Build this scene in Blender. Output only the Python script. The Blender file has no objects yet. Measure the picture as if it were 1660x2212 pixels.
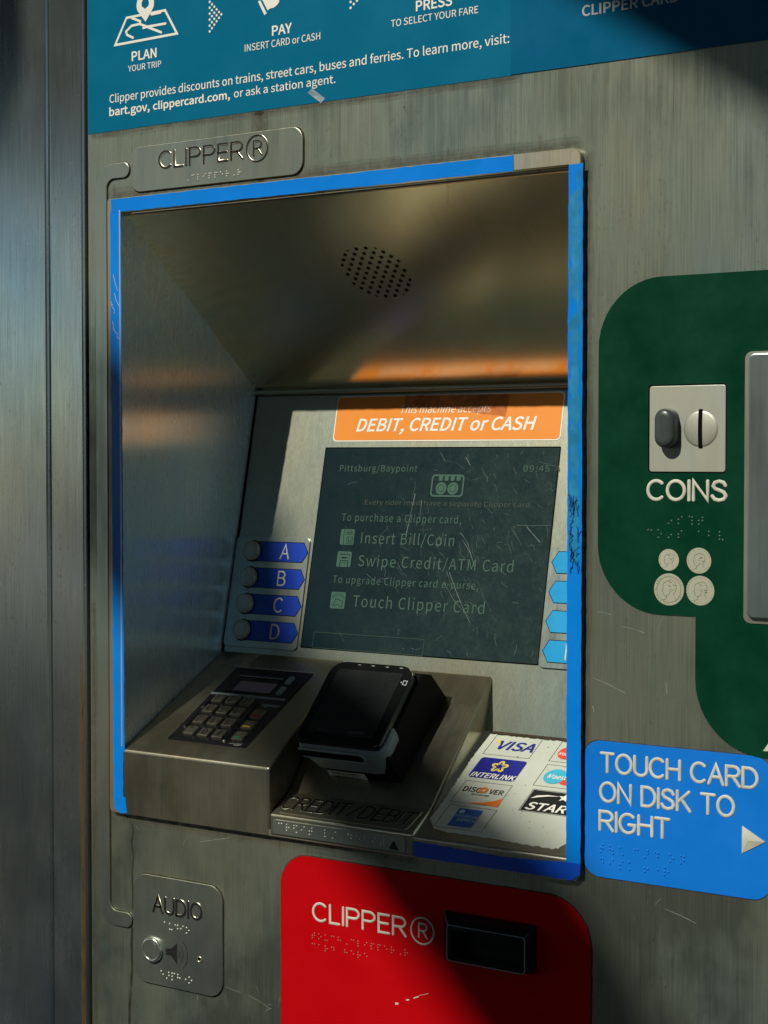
import bpy, bmesh, math, random
from mathutils import Vector, Matrix
random.seed(11)
sc = bpy.context.scene
COL = sc.collection

# ------------------------------------------------------------------ camera
FPX, CU, CV = 3637.26, 830.0, 1106.3           # focal length and centre in photo pixels (1660 wide)
CAM = Vector((1.14513, -1.29394, 1.40))
YAW, PIT, ROL = 0.571749, -0.0316952, 0.000418
fw = Vector((-math.sin(YAW)*math.cos(PIT), math.cos(YAW)*math.cos(PIT), math.sin(PIT)))
rt = fw.cross(Vector((0, 0, 1))).normalized(); up = rt.cross(fw)
rt2 = rt*math.cos(ROL)+up*math.sin(ROL); up2 = -rt*math.sin(ROL)+up*math.cos(ROL)
cam = bpy.data.objects.new('camera', bpy.data.cameras.new('camera')); COL.objects.link(cam)
cam.matrix_world = Matrix(((rt2.x, up2.x, -fw.x, CAM.x), (rt2.y, up2.y, -fw.y, CAM.y), (rt2.z, up2.z, -fw.z, CAM.z), (0, 0, 0, 1)))
cam.data.sensor_fit = 'VERTICAL'; cam.data.sensor_height = 36; cam.data.sensor_width = 36
cam.data.lens = FPX/2212.6*36
cam.data.clip_start = 0.02; cam.data.clip_end = 300
sc.camera = cam

# ------------------------------------------------------------------ light
TRAVEL = Vector((0.235, 1.0, -0.88)).normalized()      # the way the sunlight travels
sun = bpy.data.objects.new('sun', bpy.data.lights.new('sun', 'SUN')); COL.objects.link(sun)
sun.data.energy = 5.0; sun.data.angle = math.radians(0.53); sun.data.color = (1.0, 0.95, 0.84)
sun.rotation_euler = TRAVEL.to_track_quat('-Z', 'Y').to_euler(); sun.location = (-1, -4, 5)
world = bpy.data.worlds.new('World'); sc.world = world; world.use_nodes = True
wn = world.node_tree; bg = wn.nodes['Background']
sky = wn.nodes.new('ShaderNodeTexSky'); sky.sky_type = 'NISHITA'; sky.sun_disc = False
sky.sun_elevation = math.radians(40.5); sky.sun_rotation = math.radians(193.2); sky.dust_density = .3; sky.ozone_density = 2.0
wn.links.new(sky.outputs[0], bg.inputs[0]); bg.inputs[1].default_value = 0.10
vs = sc.view_settings; vs.view_transform = 'Standard'; vs.look = 'None'; vs.exposure = -0.35; vs.gamma = 1; vs.use_curve_mapping = False
sc.cycles.use_denoising = True
sc.cycles.max_bounces = 8; sc.cycles.glossy_bounces = 6; sc.cycles.diffuse_bounces = 4
sc.cycles.sample_clamp_indirect = 6

# ------------------------------------------------------------------ planes
class Plane:
    def __init__(s, o, b):
        s.o = Vector(o); s.A = Vector((1, 0, 0)); s.B = Vector(b).normalized(); s.N = s.A.cross(s.B)
    def w(s, a, b, h=0.0): return s.o+s.A*a+s.B*b+s.N*h
    def at(s, U, V, h=0.0):
        d = rt2*((U-CU)/FPX)+up2*(-(V-CV)/FPX)+fw
        o = s.o+s.N*h
        t = (o-CAM).dot(s.N)/d.dot(s.N)
        p = CAM+d*t-o
        return (p.dot(s.A), p.dot(s.B))
def crop(ox, oy, k): return lambda x, y: ((ox+x/k)/1.8512, (oy+y/k)/1.8512)
ident = lambda x, y: (x, y)
FR = Plane((0, 0, 0), (0, 0, 1))                                   # face of the machine
RIM = Plane((0, -.006, 0), (0, 0, 1))                              # raised rim
BK = Plane((0, .1576, 1.1899), (0, .0639, .2859))                  # reclined back panel
SH = Plane((0, 0, 1.107), (0, .1576, .0829))                       # keypad shelf
CE = Plane((0, 0, 1.6489), (0, -.2215, .1731))                     # sloping ceiling
LG = Plane((0, -.006, 1.0577), (0, .1509, .0753))                  # ledge with the card stickers
BAY = Plane((0, .030, 1.0745), (0, .1267, .1112))                  # slope under the reader
CL = Plane((0, -.006, 1.060), (0, .036, .0145))                    # lip in front of the reader
RD = Plane((0, .010, 1.131), (0, 1, 1))                            # face of the reader
RW = Plane((0, .010, 1.131), (0, -1, 1))                           # front wall of the reader

# ------------------------------------------------------------------ mesh helpers
def rrect(a0, b0, a1, b1, r, n=7):
    rs = r if isinstance(r, (tuple, list)) else (r,)*4              # bl br tr tl
    out = []
    for (cx, cy, q, rr) in ((a0, b0, 180, rs[0]), (a1, b0, 270, rs[1]), (a1, b1, 0, rs[2]), (a0, b1, 90, rs[3])):
        sx = 1 if cx == a0 else -1; sy = 1 if cy == b0 else -1
        if rr <= 1e-6: out.append((cx, cy)); continue
        for k in range(n+1):
            t = math.radians(q+90*k/n)
            out.append((cx+sx*rr+rr*math.cos(t), cy+sy*rr+rr*math.sin(t)))
    return out
def ell(a, b, ra, rb=None, n=28, t0=0, t1=360):
    rb = ra if rb is None else rb
    full = abs(t1-t0) >= 360
    m = n if full else n+1
    return [(a+ra*math.cos(math.radians(t0+(t1-t0)*k/n)), b+rb*math.sin(math.radians(t0+(t1-t0)*k/n))) for k in range(m)]
def rough_edge(pts, step, amp):
    out = []
    for i, p in enumerate(pts):
        q = pts[(i+1) % len(pts)]
        d = math.hypot(q[0]-p[0], q[1]-p[1]); n = max(1, int(d/step))
        for k in range(n):
            f = k/n
            out.append((p[0]+(q[0]-p[0])*f+random.uniform(-amp, amp), p[1]+(q[1]-p[1])*f+random.uniform(-amp, amp)))
    return out

class MB:
    def __init__(s): s.bm = bmesh.new(); s.uv = s.bm.loops.layers.uv.new('UVMap')
    def face(s, ps, smooth=False):
        try:
            f = s.bm.faces.new([s.bm.verts.new(p) for p in ps]); f.smooth = smooth; return f
        except ValueError: return None
    def flat(s, P, pts, h=.0002):
        s.face([P.w(a, b, h) for a, b in pts])
        return s
    def loft(s, P, rings, cap0=False, cap1=True, smooth=False):
        """rings = [(pts, h), ...] of equal length"""
        vr = [[s.bm.verts.new(P.w(a, b, h)) for a, b in pts] for pts, h in rings]
        n = len(vr[0])
        for r0, r1 in zip(vr, vr[1:]):
            for i in range(n):
                f = s.bm.faces.new((r0[i], r0[(i+1) % n], r1[(i+1) % n], r1[i])); f.smooth = smooth
        if cap0: s.bm.faces.new(vr[0][::-1])
        if cap1: s.bm.faces.new(vr[-1])
        return s
    def solid(s, P, pts, h0, h1, edge=0.0):
        """plate standing from h0 to h1, optionally with a narrow rolled edge"""
        if edge:
            c = (sum(p[0] for p in pts)/len(pts), sum(p[1] for p in pts)/len(pts))
            inn = inset(pts, edge); in2 = inset(pts, edge*.3)
            return s.loft(P, [(pts, h0), (pts, h1-edge), (in2, h1-edge*.3), (inn, h1)])
        return s.loft(P, [(pts, h0), (pts, h1)])
    def box(s, x0, y0, z0, x1, y1, z1):
        v = [s.bm.verts.new((x, y, z)) for x in (x0, x1) for y in (y0, y1) for z in (z0, z1)]
        for q in ((0, 1, 3, 2), (4, 6, 7, 5), (0, 4, 5, 1), (2, 3, 7, 6), (0, 2, 6, 4), (1, 5, 7, 3)): s.bm.faces.new([v[i] for i in q])
        return s
    def ring(s, P, outer, inner, h=.0002):
        n = len(outer)
        vo = [s.bm.verts.new(P.w(a, b, h)) for a, b in outer]; vi = [s.bm.verts.new(P.w(a, b, h)) for a, b in inner]
        for i in range(n): s.bm.faces.new((vo[i], vo[(i+1) % n], vi[(i+1) % n], vi[i]))
        return s
    def dot(s, P, a, b, r, h, h0=0.0, n=8):
        rings = [(ell(a, b, r*math.cos(t), n=n), h0+h*math.sin(t)) for t in (0, .55, 1.1)]
        return s.loft(P, rings, smooth=True)
    def stroke(s, P, pts, w, h0=.0002, h=0.0, closed=False):
        """ribbon (h=0) or rounded raised bead (h>0) along pts, with round ends"""
        pts = [Vector(p) for p in pts]
        if not closed:
            d0 = (pts[0]-pts[1]).normalized(); d1 = (pts[-1]-pts[-2]).normalized(); r = w/2
            seq = [(pts[0]+d0*r*.98, .12)] + [(pts[0]+d0*r*.75, .66)] + [(pts[0]+d0*r*.35, .94)] + [(p, 1) for p in pts] + [(pts[-1]+d1*r*.35, .94), (pts[-1]+d1*r*.75, .66), (pts[-1]+d1*r*.98, .12)]
        else: seq = [(p, 1) for p in pts]
        prof = [(-.5, 0), (.5, 0)] if not h else [(-.5, 0), (-.44, .45), (-.25, .87), (0, 1), (.25, .87), (.44, .45), (.5, 0)]
        n = len(seq); rows = []
        for i, (p, k) in enumerate(seq):
            a = seq[i-1][0] if (i > 0 or closed) else None
            b = seq[(i+1) % n][0] if (i < n-1 or closed) else None
            da = (p-a).normalized() if a is not None and (p-a).length > 1e-9 else None
            db = (b-p).normalized() if b is not None and (b-p).length > 1e-9 else None
            if da is None: da = db
            if db is None: db = da
            t = da+db
            t = t.normalized() if t.length > 1e-4 else da
            nn = Vector((-t.y, t.x)); cs = max(.5, abs(nn.dot(Vector((-da.y, da.x)))))
            rows.append([s.bm.verts.new(P.w(*(p+nn*(o*w*k/cs)), h0+h*hh*min(1, k+.1))) for o, hh in prof])
        m = n if closed else n-1
        for i in range(m):
            r0, r1 = rows[i], rows[(i+1) % n]
            for j in range(len(prof)-1):
                f = s.bm.faces.new((r0[j+1], r0[j], r1[j], r1[j+1])); f.smooth = bool(h)
        return s
    def build(s, name, mat, parent=None, bevel=0, seg=2, smooth=False, label=None):
        bm = s.bm
        bmesh.ops.remove_doubles(bm, verts=bm.verts, dist=1e-7)
        bm.normal_update()
        for f in bm.faces:
            n = f.normal; ax = max(range(3), key=lambda k: abs(n[k]))
            if smooth: f.smooth = True
            for l in f.loops:
                c = l.vert.co
                l[s.uv].uv = (c.y, c.z) if ax == 0 else (c.x, c.z) if ax == 1 else (c.x, c.y)
        me = bpy.data.meshes.new(name)
        off = Vector((0, 0, 0))
        if parent is None:
            lo = Vector([min(v.co[k] for v in bm.verts) for k in range(3)]); hi = Vector([max(v.co[k] for v in bm.verts) for k in range(3)])
            off = (lo+hi)/2
            bmesh.ops.translate(bm, verts=bm.verts, vec=-off)
        bm.to_mesh(me); bm.free()
        me.materials.append(mat)
        o = bpy.data.objects.new(name, me); COL.objects.link(o)
        if parent is not None:
            o.parent = parent; o.location = -world_loc(parent)
        else: o.location = off
        if label: o['label'] = label
        if bevel:
            md = o.modifiers.new('edge', 'BEVEL'); md.width = bevel; md.segments = seg; md.limit_method = 'ANGLE'; md.angle_limit = math.radians(35)
        return o
def world_loc(o):
    v = Vector(o.location)
    while o.parent is not None: o = o.parent; v += Vector(o.location)
    return v
def inset(pts, d):
    n = len(pts); out = []
    for i in range(n):
        a, p, b = Vector(pts[i-1]), Vector(pts[i]), Vector(pts[(i+1) % n])
        u = (p-a); v = (b-p)
        u = u.normalized() if u.length > 1e-9 else v.normalized(); v = v.normalized() if v.length > 1e-9 else u
        nu, nv = Vector((-u.y, u.x)), Vector((-v.y, v.x)); m = nu+nv
        m = m.normalized() if m.length > 1e-4 else nu
        q = p+m*(d/max(.4, m.dot(nu))); out.append((q.x, q.y))
    return out
def thing(name, label, cat, loc, group=None):
    o = bpy.data.objects.new(name, None); COL.objects.link(o); o.location = loc; o.empty_display_size = .05
    o['label'] = label; o['category'] = cat
    if group: o['group'] = group
    return o
def tag(o, label, cat, group=None):
    o['label'] = label; o['category'] = cat
    if group: o['group'] = group
    return o

# ------------------------------------------------------------------ lettering
_fc = {}
try:                                                   # the sans serif that ships with Blender, else the built-in one
    import os
    FONT = bpy.data.fonts.load(os.path.join(bpy.utils.system_resource('DATAFILES'), 'fonts', 'Noto Sans CJK Regular.woff2'))
except Exception: FONT = None
def glyphs(s, bold=0.0, shear=0.0, space=1.0):
    k = (s, bold, shear, space)
    if k in _fc: return _fc[k]
    cu = bpy.data.curves.new('lettering', 'FONT'); cu.body = s; cu.fill_mode = 'FRONT'; cu.resolution_u = 4
    cu.offset = bold; cu.shear = shear; cu.space_character = space
    if FONT: cu.font = FONT
    o = bpy.data.objects.new('lettering', cu); COL.objects.link(o)
    bpy.context.view_layer.update()
    me = bpy.data.meshes.new_from_object(o.evaluated_get(bpy.context.evaluated_depsgraph_get()))
    vs = [(v.co.x, v.co.y) for v in me.vertices]; fs = [tuple(p.vertices) for p in me.polygons]
    bpy.data.objects.remove(o); bpy.data.curves.remove(cu); bpy.data.meshes.remove(me)
    _fc[k] = (vs, fs); return _fc[k]
CAPH = None
def put(mb, P, s, a0, a1, b0, hgt, bold=0.0, shear=0.0, space=1.0, h=.0003, slant=0.0):
    """lettering filling a0..a1, baseline b0, capital height hgt"""
    global CAPH
    if CAPH is None: CAPH = max(y for x, y in glyphs('H')[0])
    bold = min(bold, .03)/.03*(.0078 if FONT else .03)
    vs, fs = glyphs(s, bold, shear, space)
    x0 = min(v[0] for v in vs); x1 = max(v[0] for v in vs)
    kx = (a1-a0)/(x1-x0); ky = hgt/(CAPH+bold)
    bv = [mb.bm.verts.new(P.w(a0+(x-x0)*kx, b0+y*ky, h)) for x, y in vs]
    for f in fs:
        try: mb.bm.faces.new([bv[i] for i in f])
        except ValueError: pass
def text(mb, P, s, L, R, T, h=.0003, **kw):
    l, r, t = P.at(*L), P.at(*R), P.at(*T)
    put(mb, P, s, l[0], r[0], (l[1]+r[1])/2, abs(t[1]-l[1]), h=h, **kw)
def tline(parent, mat, P, s, L, R, T, name='lettering', **kw):
    mb = MB(); text(mb, P, s, L, R, T, **kw); return mb.build(name, mat, parent)
def arc(cx, cy, rx, ry, t0, t1, n=10): return [(cx+rx*math.cos(math.radians(t0+(t1-t0)*k/n)), cy+ry*math.sin(math.radians(t0+(t1-t0)*k/n))) for k in range(n+1)]
_pb = [(0, 0), (0, 1), (.34, 1)]+arc(.34, .74, .26, .26, 80, -80, 8)+[(.34, .48), (0, .48)]
SF = {  # single-stroke capitals, unit height: (width, strokes)
 'A': (.68, [[(0, 0), (.34, 1), (.68, 0)], [(.13, .36), (.55, .36)]]),
 'B': (.6, [[(0, 0), (0, 1), (.32, 1)]+arc(.32, .765, .23, .235, 80, -80, 7)+[(.32, .53), (0, .53)], [(.32, .53)]+arc(.32, .265, .28, .265, 80, -80, 8)+[(.32, 0), (0, 0)]]),
 'C': (.68, [arc(.38, .5, .38, .5, 48, 312, 18)]),
 'D': (.66, [[(0, 0), (0, 1), (.26, 1)]+arc(.26, .5, .4, .5, 80, -80, 10)+[(.26, 0), (0, 0)]]),
 'E': (.52, [[(.52, 1), (0, 1), (0, 0), (.52, 0)], [(0, .52), (.47, .52)]]),
 'F': (.52, [[(.52, 1), (0, 1), (0, 0)], [(0, .52), (.47, .52)]]),
 'G': (.72, [arc(.38, .5, .38, .5, 48, 320, 18)+[(.7, .45), (.42, .45)]]),
 'H': (.62, [[(0, 0), (0, 1)], [(.62, 0), (.62, 1)], [(0, .52), (.62, .52)]]),
 'I': (.0, [[(0, 0), (0, 1)]]),
 'K': (.6, [[(0, 0), (0, 1)], [(.57, 1), (0, .4)], [(.2, .6), (.62, 0)]]),
 'L': (.48, [[(0, 1), (0, 0), (.48, 0)]]),
 'N': (.62, [[(0, 0), (0, 1), (.62, 0), (.62, 1)]]),
 'O': (.76, [arc(.38, .5, .38, .5, 0, 340, 22)]),
 'P': (.6, [_pb]), 'R': (.62, [_pb, [(.3, .48), (.62, 0)]]),
 'S': (.6, [[(.57, .78), (.48, .94), (.3, 1), (.11, .93), (.04, .76), (.13, .61), (.31, .53), (.5, .43), (.59, .26), (.51, .07), (.3, 0), (.1, .06), (0, .22)]]),
 'T': (.62, [[(0, 1), (.62, 1)], [(.31, 1), (.31, 0)]]),
 'U': (.62, [[(0, 1), (0, .3)]+arc(.31, .3, .31, .3, 190, 350, 10)+[(.62, .3), (.62, 1)]]),
 '/': (.62, [[(.07, 0), (.55, 1)]]), ' ': (.24, [])}
def stroke_text(mb, P, s, a0, a1, b0, hgt, w, h0=.0002, h=0.0, gap=.2, slant=0.0, da=0.0, db=0.0):
    x = 0; items = []
    for ch in s:
        wd, st = SF[ch]; items.append((x, ch, st)); x += wd+gap
    tot = x-gap; kx = (a1-a0-w)/tot; ky = hgt-w
    for x, ch, st in items:
        for line in st:
            pts = [(a0+w/2+(x+px)*kx+da, b0+w/2+py*ky+db+slant*(x+px)*kx) for px, py in line]
            mb.stroke(P, pts, w, h0, h, closed=(ch == 'O'))
def registered(mbs, P, a, b, r, w, h0, h):
    mbs.stroke(P, ell(a, b, r, n=36), w, h0, h, closed=True)
    stroke_text(mbs, P, 'R', a-r*.38, a+r*.48, b-r*.58, r*1.2, w, h0, h)
BR = {'a': '1', 'b': '12', 'c': '14', 'd': '145', 'e': '15', 'f': '124', 'g': '1245', 'h': '125', 'i': '24', 'j': '245', 'k': '13', 'l': '123', 'm': '134', 'n': '1345', 'o': '135',
      'p': '1234', 'q': '12345', 'r': '1235', 's': '234', 't': '2345', 'u': '136', 'v': '1236', 'w': '2456', 'x': '1346', 'y': '13456', 'z': '1356', ' ': '', '^': '6'}
def braille(mb, P, s, a, b, pitch=.0062, d=.0024, r=.0008, h=.0006, h0=0.0):
    for k, ch in enumerate(s):
        for c in BR[ch]:
            n = int(c)-1
            mb.dot(P, a+k*pitch+(n//3)*d, b-(n % 3)*d, r, h, h0)
def dots(mb, P, K, pts, r=.0008, h=.0006, h0=0.0):
    for p in pts:
        a, b = P.at(*K(*p)); mb.dot(P, a, b, r, h, h0)

# ------------------------------------------------------------------ materials
def nodes(name):
    m = bpy.data.materials.new(name); m.use_nodes = True
    nt = m.node_tree; return m, nt, nt.nodes['Principled BSDF']
def N(nt, t, **kw):
    n = nt.nodes.new(t)
    for k, v in kw.items():
        if k in n.inputs: n.inputs[k].default_value = v
        else: setattr(n, k, v)
    return n
def ramp(nt, src, p0, p1, c0=(0, 0, 0, 1), c1=(1, 1, 1, 1)):
    r = nt.nodes.new('ShaderNodeValToRGB'); r.color_ramp.elements[0].position = p0; r.color_ramp.elements[1].position = p1
    r.color_ramp.elements[0].color = c0; r.color_ramp.elements[1].color = c1
    nt.links.new(src, r.inputs[0]); return r
def mixc(nt, fac, a, b, mode='MIX'):
    m = nt.nodes.new('ShaderNodeMix'); m.data_type = 'RGBA'; m.blend_type = mode
    for i, v in ((0, fac), (6, a), (7, b)):
        if hasattr(v, 'links'): nt.links.new(v, m.inputs[i])
        elif i == 0: m.inputs[0].default_value = v
        else: m.inputs[i].default_value = (*v[:3], 1)
    return m.outputs[2]
def noise(nt, co, scale, stretch=(1, 1, 1), detail=4, rough=.6, off=(0, 0, 0)):
    mp = nt.nodes.new('ShaderNodeMapping'); mp.inputs['Scale'].default_value = stretch; mp.inputs['Location'].default_value = off
    nt.links.new(co, mp.inputs['Vector'])
    n = N(nt, 'ShaderNodeTexNoise', Scale=scale, Detail=detail, Roughness=rough); nt.links.new(mp.outputs[0], n.inputs['Vector'])
    return n.outputs['Fac']
def mapr(nt, src, a, b, lo=.3, hi=.7):
    m = nt.nodes.new('ShaderNodeMapRange'); m.inputs['From Min'].default_value = lo; m.inputs['From Max'].default_value = hi
    m.inputs['To Min'].default_value = a; m.inputs['To Max'].default_value = b
    nt.links.new(src, m.inputs['Value']); return m.outputs[0]
def steel(name, base=(.50, .51, .44), rough=.38, aniso=.5, grain='z', dirt=.35, rust=.15, metal=.92, streak=.16, dirtcol=(.075, .068, .045), midk=.35, rvar=1.0, pit=0.0):
    m, nt, b = nodes(name)
    co = N(nt, 'ShaderNodeTexCoord').outputs['Object']
    st = {'z': (1, 1, .012), 'y': (1, .012, .012), 'x': (.012, 1, 1)}[grain]
    st2 = {'z': (1, 1, .09), 'y': (1, .09, .09), 'x': (.09, 1, 1)}[grain]
    fine = noise(nt, co, 900, st, 3, .7); mid = noise(nt, co, 120, st2, 5, .65); big = noise(nt, co, 9, (1, 1, .6), 7, .62, (3, 1, 2)); spot = noise(nt, co, 70, (1, 1, .5), 6, .7, (7, 0, 1))
    c = mixc(nt, mapr(nt, fine, 0, 1), [x*(1-streak) for x in base], [min(1, x*(1+streak)) for x in base])
    c = mixc(nt, mapr(nt, mid, 0, midk), c, [x*.62 for x in base])
    tone = noise(nt, co, 5, (1, 1, .45), 4, .6, (6, 3, 8))
    tn = ramp(nt, tone, .36, .64, (.90, 1.0, 1.05, 1), (1.07, .98, .85, 1))
    c = mixc(nt, 1.0, c, tn.outputs[0], 'MULTIPLY')
    mask = N(nt, 'ShaderNodeMath', operation='MULTIPLY'); nt.links.new(mapr(nt, big, 0, 1, .42, .72), mask.inputs[0]); mask.inputs[1].default_value = dirt
    c = mixc(nt, mask.outputs[0], c, dirtcol)
    rm = N(nt, 'ShaderNodeMath', operation='MULTIPLY'); nt.links.new(mapr(nt, spot, 0, 1, .66, .78), rm.inputs[0]); rm.inputs[1].default_value = rust
    c = mixc(nt, rm.outputs[0], c, (.16, .085, .035))
    if pit:
        p1 = noise(nt, co, 420, (1, 1, .4), 2, .5, (4, 4, 1)); p2 = noise(nt, co, 14, (1, 1, .25), 4, .6, (9, 1, 2))
        pm = N(nt, 'ShaderNodeMath', operation='MULTIPLY'); nt.links.new(mapr(nt, p1, 0, 1, .60, .70), pm.inputs[0]); nt.links.new(mapr(nt, p2, 0, pit, .48, .66), pm.inputs[1])
        c = mixc(nt, pm.outputs[0], c, (.07, .065, .05))
    nt.links.new(c, b.inputs['Base Color'])
    mm = N(nt, 'ShaderNodeMath', operation='MULTIPLY_ADD'); nt.links.new(mask.outputs[0], mm.inputs[0]); mm.inputs[1].default_value = -.55; mm.inputs[2].default_value = metal
    nt.links.new(mm.outputs[0], b.inputs['Metallic'])
    ra = N(nt, 'ShaderNodeMath', operation='ADD'); nt.links.new(mapr(nt, mid, -.05*rvar, .07*rvar), ra.inputs[0]); ra.inputs[1].default_value = rough
    rb = N(nt, 'ShaderNodeMath', operation='MULTIPLY_ADD'); nt.links.new(mask.outputs[0], rb.inputs[0]); rb.inputs[1].default_value = .25; nt.links.new(ra.outputs[0], rb.inputs[2])
    nt.links.new(rb.outputs[0], b.inputs['Roughness'])
    if aniso:
        b.inputs['Anisotropic'].default_value = aniso
        tg = N(nt, 'ShaderNodeTangent', direction_type='UV_MAP', uv_map='UVMap'); nt.links.new(tg.outputs[0], b.inputs['Tangent'])
    bp = N(nt, 'ShaderNodeBump', Strength=.10, Distance=.0003); nt.links.new(fine, bp.inputs['Height']); nt.links.new(bp.outputs[0], b.inputs['Normal'])
    return m
def coat(name, col, rough=.35, spec=.5, vary=.12, speck=0.0, speckcol=(.5, .5, .48), bump=0.0, coatw=0.0, scale=14):
    m, nt, b = nodes(name)
    co = N(nt, 'ShaderNodeTexCoord').outputs['Object']
    big = noise(nt, co, scale, (1, 1, 1), 6, .65); sp = noise(nt, co, 260, (1, 1, 1), 3, .6, (1, 2, 3)); sp2 = noise(nt, co, 30, (1, 1, .3), 6, .7, (5, 2, 1))
    c = mixc(nt, mapr(nt, big, 0, 1), [x*(1-vary) for x in col], [min(1, x*(1+vary)+vary*.01) for x in col])
    if speck:
        k = N(nt, 'ShaderNodeMath', operation='MULTIPLY'); nt.links.new(mapr(nt, sp, 0, 1, .70, .76), k.inputs[0]); nt.links.new(mapr(nt, sp2, 0, speck, .45, .7), k.inputs[1])
        c = mixc(nt, k.outputs[0], c, speckcol)
    nt.links.new(c, b.inputs['Base Color']); nt.links.new(mapr(nt, big, rough-.06, rough+.08), b.inputs['Roughness'])
    b.inputs['Specular IOR Level'].default_value = spec; b.inputs['Coat Weight'].default_value = coatw
    if bump:
        bp = N(nt, 'ShaderNodeBump', Strength=bump, Distance=.0005); nt.links.new(sp, bp.inputs['Height']); nt.links.new(bp.outputs[0], b.inputs['Normal'])
    return m
def glow(name, col, e):
    m, nt, b = nodes(name); b.inputs['Base Color'].default_value = (.01, .02, .015, 1); b.inputs['Emission Color'].default_value = (*col, 1); b.inputs['Emission Strength'].default_value = e
    b.inputs['Roughness'].default_value = .6
    return m
def film(name, col, alpha, rough=.3):
    m, nt, b = nodes(name); co = N(nt, 'ShaderNodeTexCoord').outputs['Object']
    b.inputs['Base Color'].default_value = (*col, 1); b.inputs['Roughness'].default_value = rough
    nt.links.new(mapr(nt, noise(nt, co, 60, (1, 1, 1), 5, .7), alpha*.4, alpha*1.5, .35, .65), b.inputs['Alpha'])
    return m

M_front = steel('brushed_steel_face', (.43, .495, .41), .345, .55, 'z', .55, .6, midk=.32, rvar=.9, pit=.6, streak=.26)
M_col = steel('brushed_steel_column', (.50, .57, .57), .25, .78, 'z', .12, .2, metal=.95, midk=.16, rvar=.35, pit=.8, streak=.22)
M_plate = steel('steel_plate', (.44, .50, .45), .33, .45, 'z', .22, .1, streak=.06)
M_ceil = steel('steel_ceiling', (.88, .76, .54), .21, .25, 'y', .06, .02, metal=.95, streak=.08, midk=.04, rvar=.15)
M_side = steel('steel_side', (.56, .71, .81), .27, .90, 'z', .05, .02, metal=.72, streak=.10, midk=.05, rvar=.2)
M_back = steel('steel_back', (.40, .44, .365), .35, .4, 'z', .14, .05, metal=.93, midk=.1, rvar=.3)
M_block = steel('steel_shelf', (.42, .41, .32), .29, .3, 'y', .30, .12, metal=.97, midk=.12, rvar=.4)
M_frontblock = steel('steel_shelf_face', (.44, .44, .37), .36, .4, 'z', .45, .2)
M_rim = steel('dirty_rim_steel', (.46, .44, .36), .42, .2, 'z', .6, .5)
M_brite = steel('polished_steel', (.72, .74, .70), .22, 0, 'z', .05, 0)
M_edgeglint = steel('edge_highlight_steel', (.62, .66, .66), .40, 0, 'z', .2, .1, metal=.5)  # pale steel standing in for a bevel highlight
M_button = steel('push_button_steel', (.46, .51, .47), .34, 0, 'z', .1, 0, metal=.5)
M_letter = steel('raised_letter_steel', (.62, .60, .50), .28, 0, 'z', .1, 0)
M_knob = coat('grey_knob_plastic', (.045, .055, .055), .32, .5, .25)
M_bead = coat('pearl_bead', (.62, .62, .54), .25, .6, .1)
M_teal = coat('teal_poster_print', (.001, .130, .235), .34, .10, .06, .15, (.3, .42, .42))
M_teal2 = coat('second_teal_sheet_print', (.001, .105, .215), .32, .10, .08, .15, (.3, .42, .42))
M_navy = coat('navy_print', (.003, .02, .12), .32, .5, .06)
M_white = coat('white_print', (.80, .79, .70), .45, .4, .04)
M_greyprint = coat('grey_white_print', (.45, .50, .50), .45, .4, .06)
M_tape = coat('blue_vinyl_tape', (.001, .20, .70), .33, .2, .08, .2, (.02, .06, .25))
M_tapeworn = coat('worn_blue_tape', (.006, .20, .40), .4, .5, .35, .5, (.25, .35, .38), scale=40)
M_tapescuff = coat('dark_tape_scuff', (.004, .06, .19), .5, .2, .2)
M_tapeshade = coat('shaded_blue_vinyl', (.002, .07, .55), .33, .5, .08)  # copy of the blue tape with shade put into its colour
M_red = coat('red_panel_paint', (.46, .0015, .004), .35, .12, .05, .1, (.2, .02, .02))
M_green = coat('dark_green_paint', (.001, .037, .017), .35, .10, .22, .3, (.02, .2, .14), scale=22)
M_sign = coat('blue_sign_paint', (.002, .175, .66), .38, .45, .05, .05, (.1, .3, .6))
M_cream = coat('cream_letter_paint', (.55, .55, .46), .5, .3, .2, .4, (.16, .15, .10), scale=60)
M_orange = coat('orange_vinyl', (.80, .27, .040), .36, .25, .03)
M_vinyl = coat('white_vinyl', (.52, .55, .47), .42, .4, .07, .35, (.25, .24, .18))
M_black = coat('black_plastic', (.006, .007, .007), .22, .5, .1)
M_matte = coat('matte_black', (.005, .0055, .005), .6, .06, .1)
M_gap = coat('dark_gap', (.004, .004, .003), .9, .05, .1)
M_grime = coat('grime', (.045, .033, .02), .8, .15, .35, scale=90)
M_ink = coat('black_ink', (.012, .012, .011), .5, .3, .1)
M_lip = coat('blue_grey_plastic', (.22, .28, .285), .38, .5, .12)
M_keys = steel('metal_keys', (.33, .325, .28), .30, 0, 'z', .25, 0)
M_btnshade = coat('shaded_button_label', (.003, .045, .42), .32, .5, .06)  # label blue darkened as if in shade
M_btnsun = coat('sunlit_button_label', (.003, .30, .62), .32, .5, .05)  # same label blue brightened as if in sunlight
M_ired = coat('red_ink', (.65, .02, .01), .4); M_iyel = coat('yellow_ink', (.70, .42, .02), .4); M_igrn = coat('green_ink', (.01, .16, .07), .4)
M_ivisa = coat('navy_ink', (.01, .015, .22), .4); M_iblue = coat('blue_ink', (.015, .10, .42), .4); M_ilight = coat('light_blue_ink', (.35, .58, .62), .4)
M_iorange = coat('orange_ink', (.72, .17, .02), .4); M_icyan = coat('cyan_ink', (.05, .42, .58), .4); M_scarlet = coat('scarlet_ink', (.72, .06, .03), .4)
M_gold = coat('gold_ink', (.72, .58, .10), .4)
M_coin = coat('printed_coin', (.38, .39, .29), .5, .3, .08)
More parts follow.
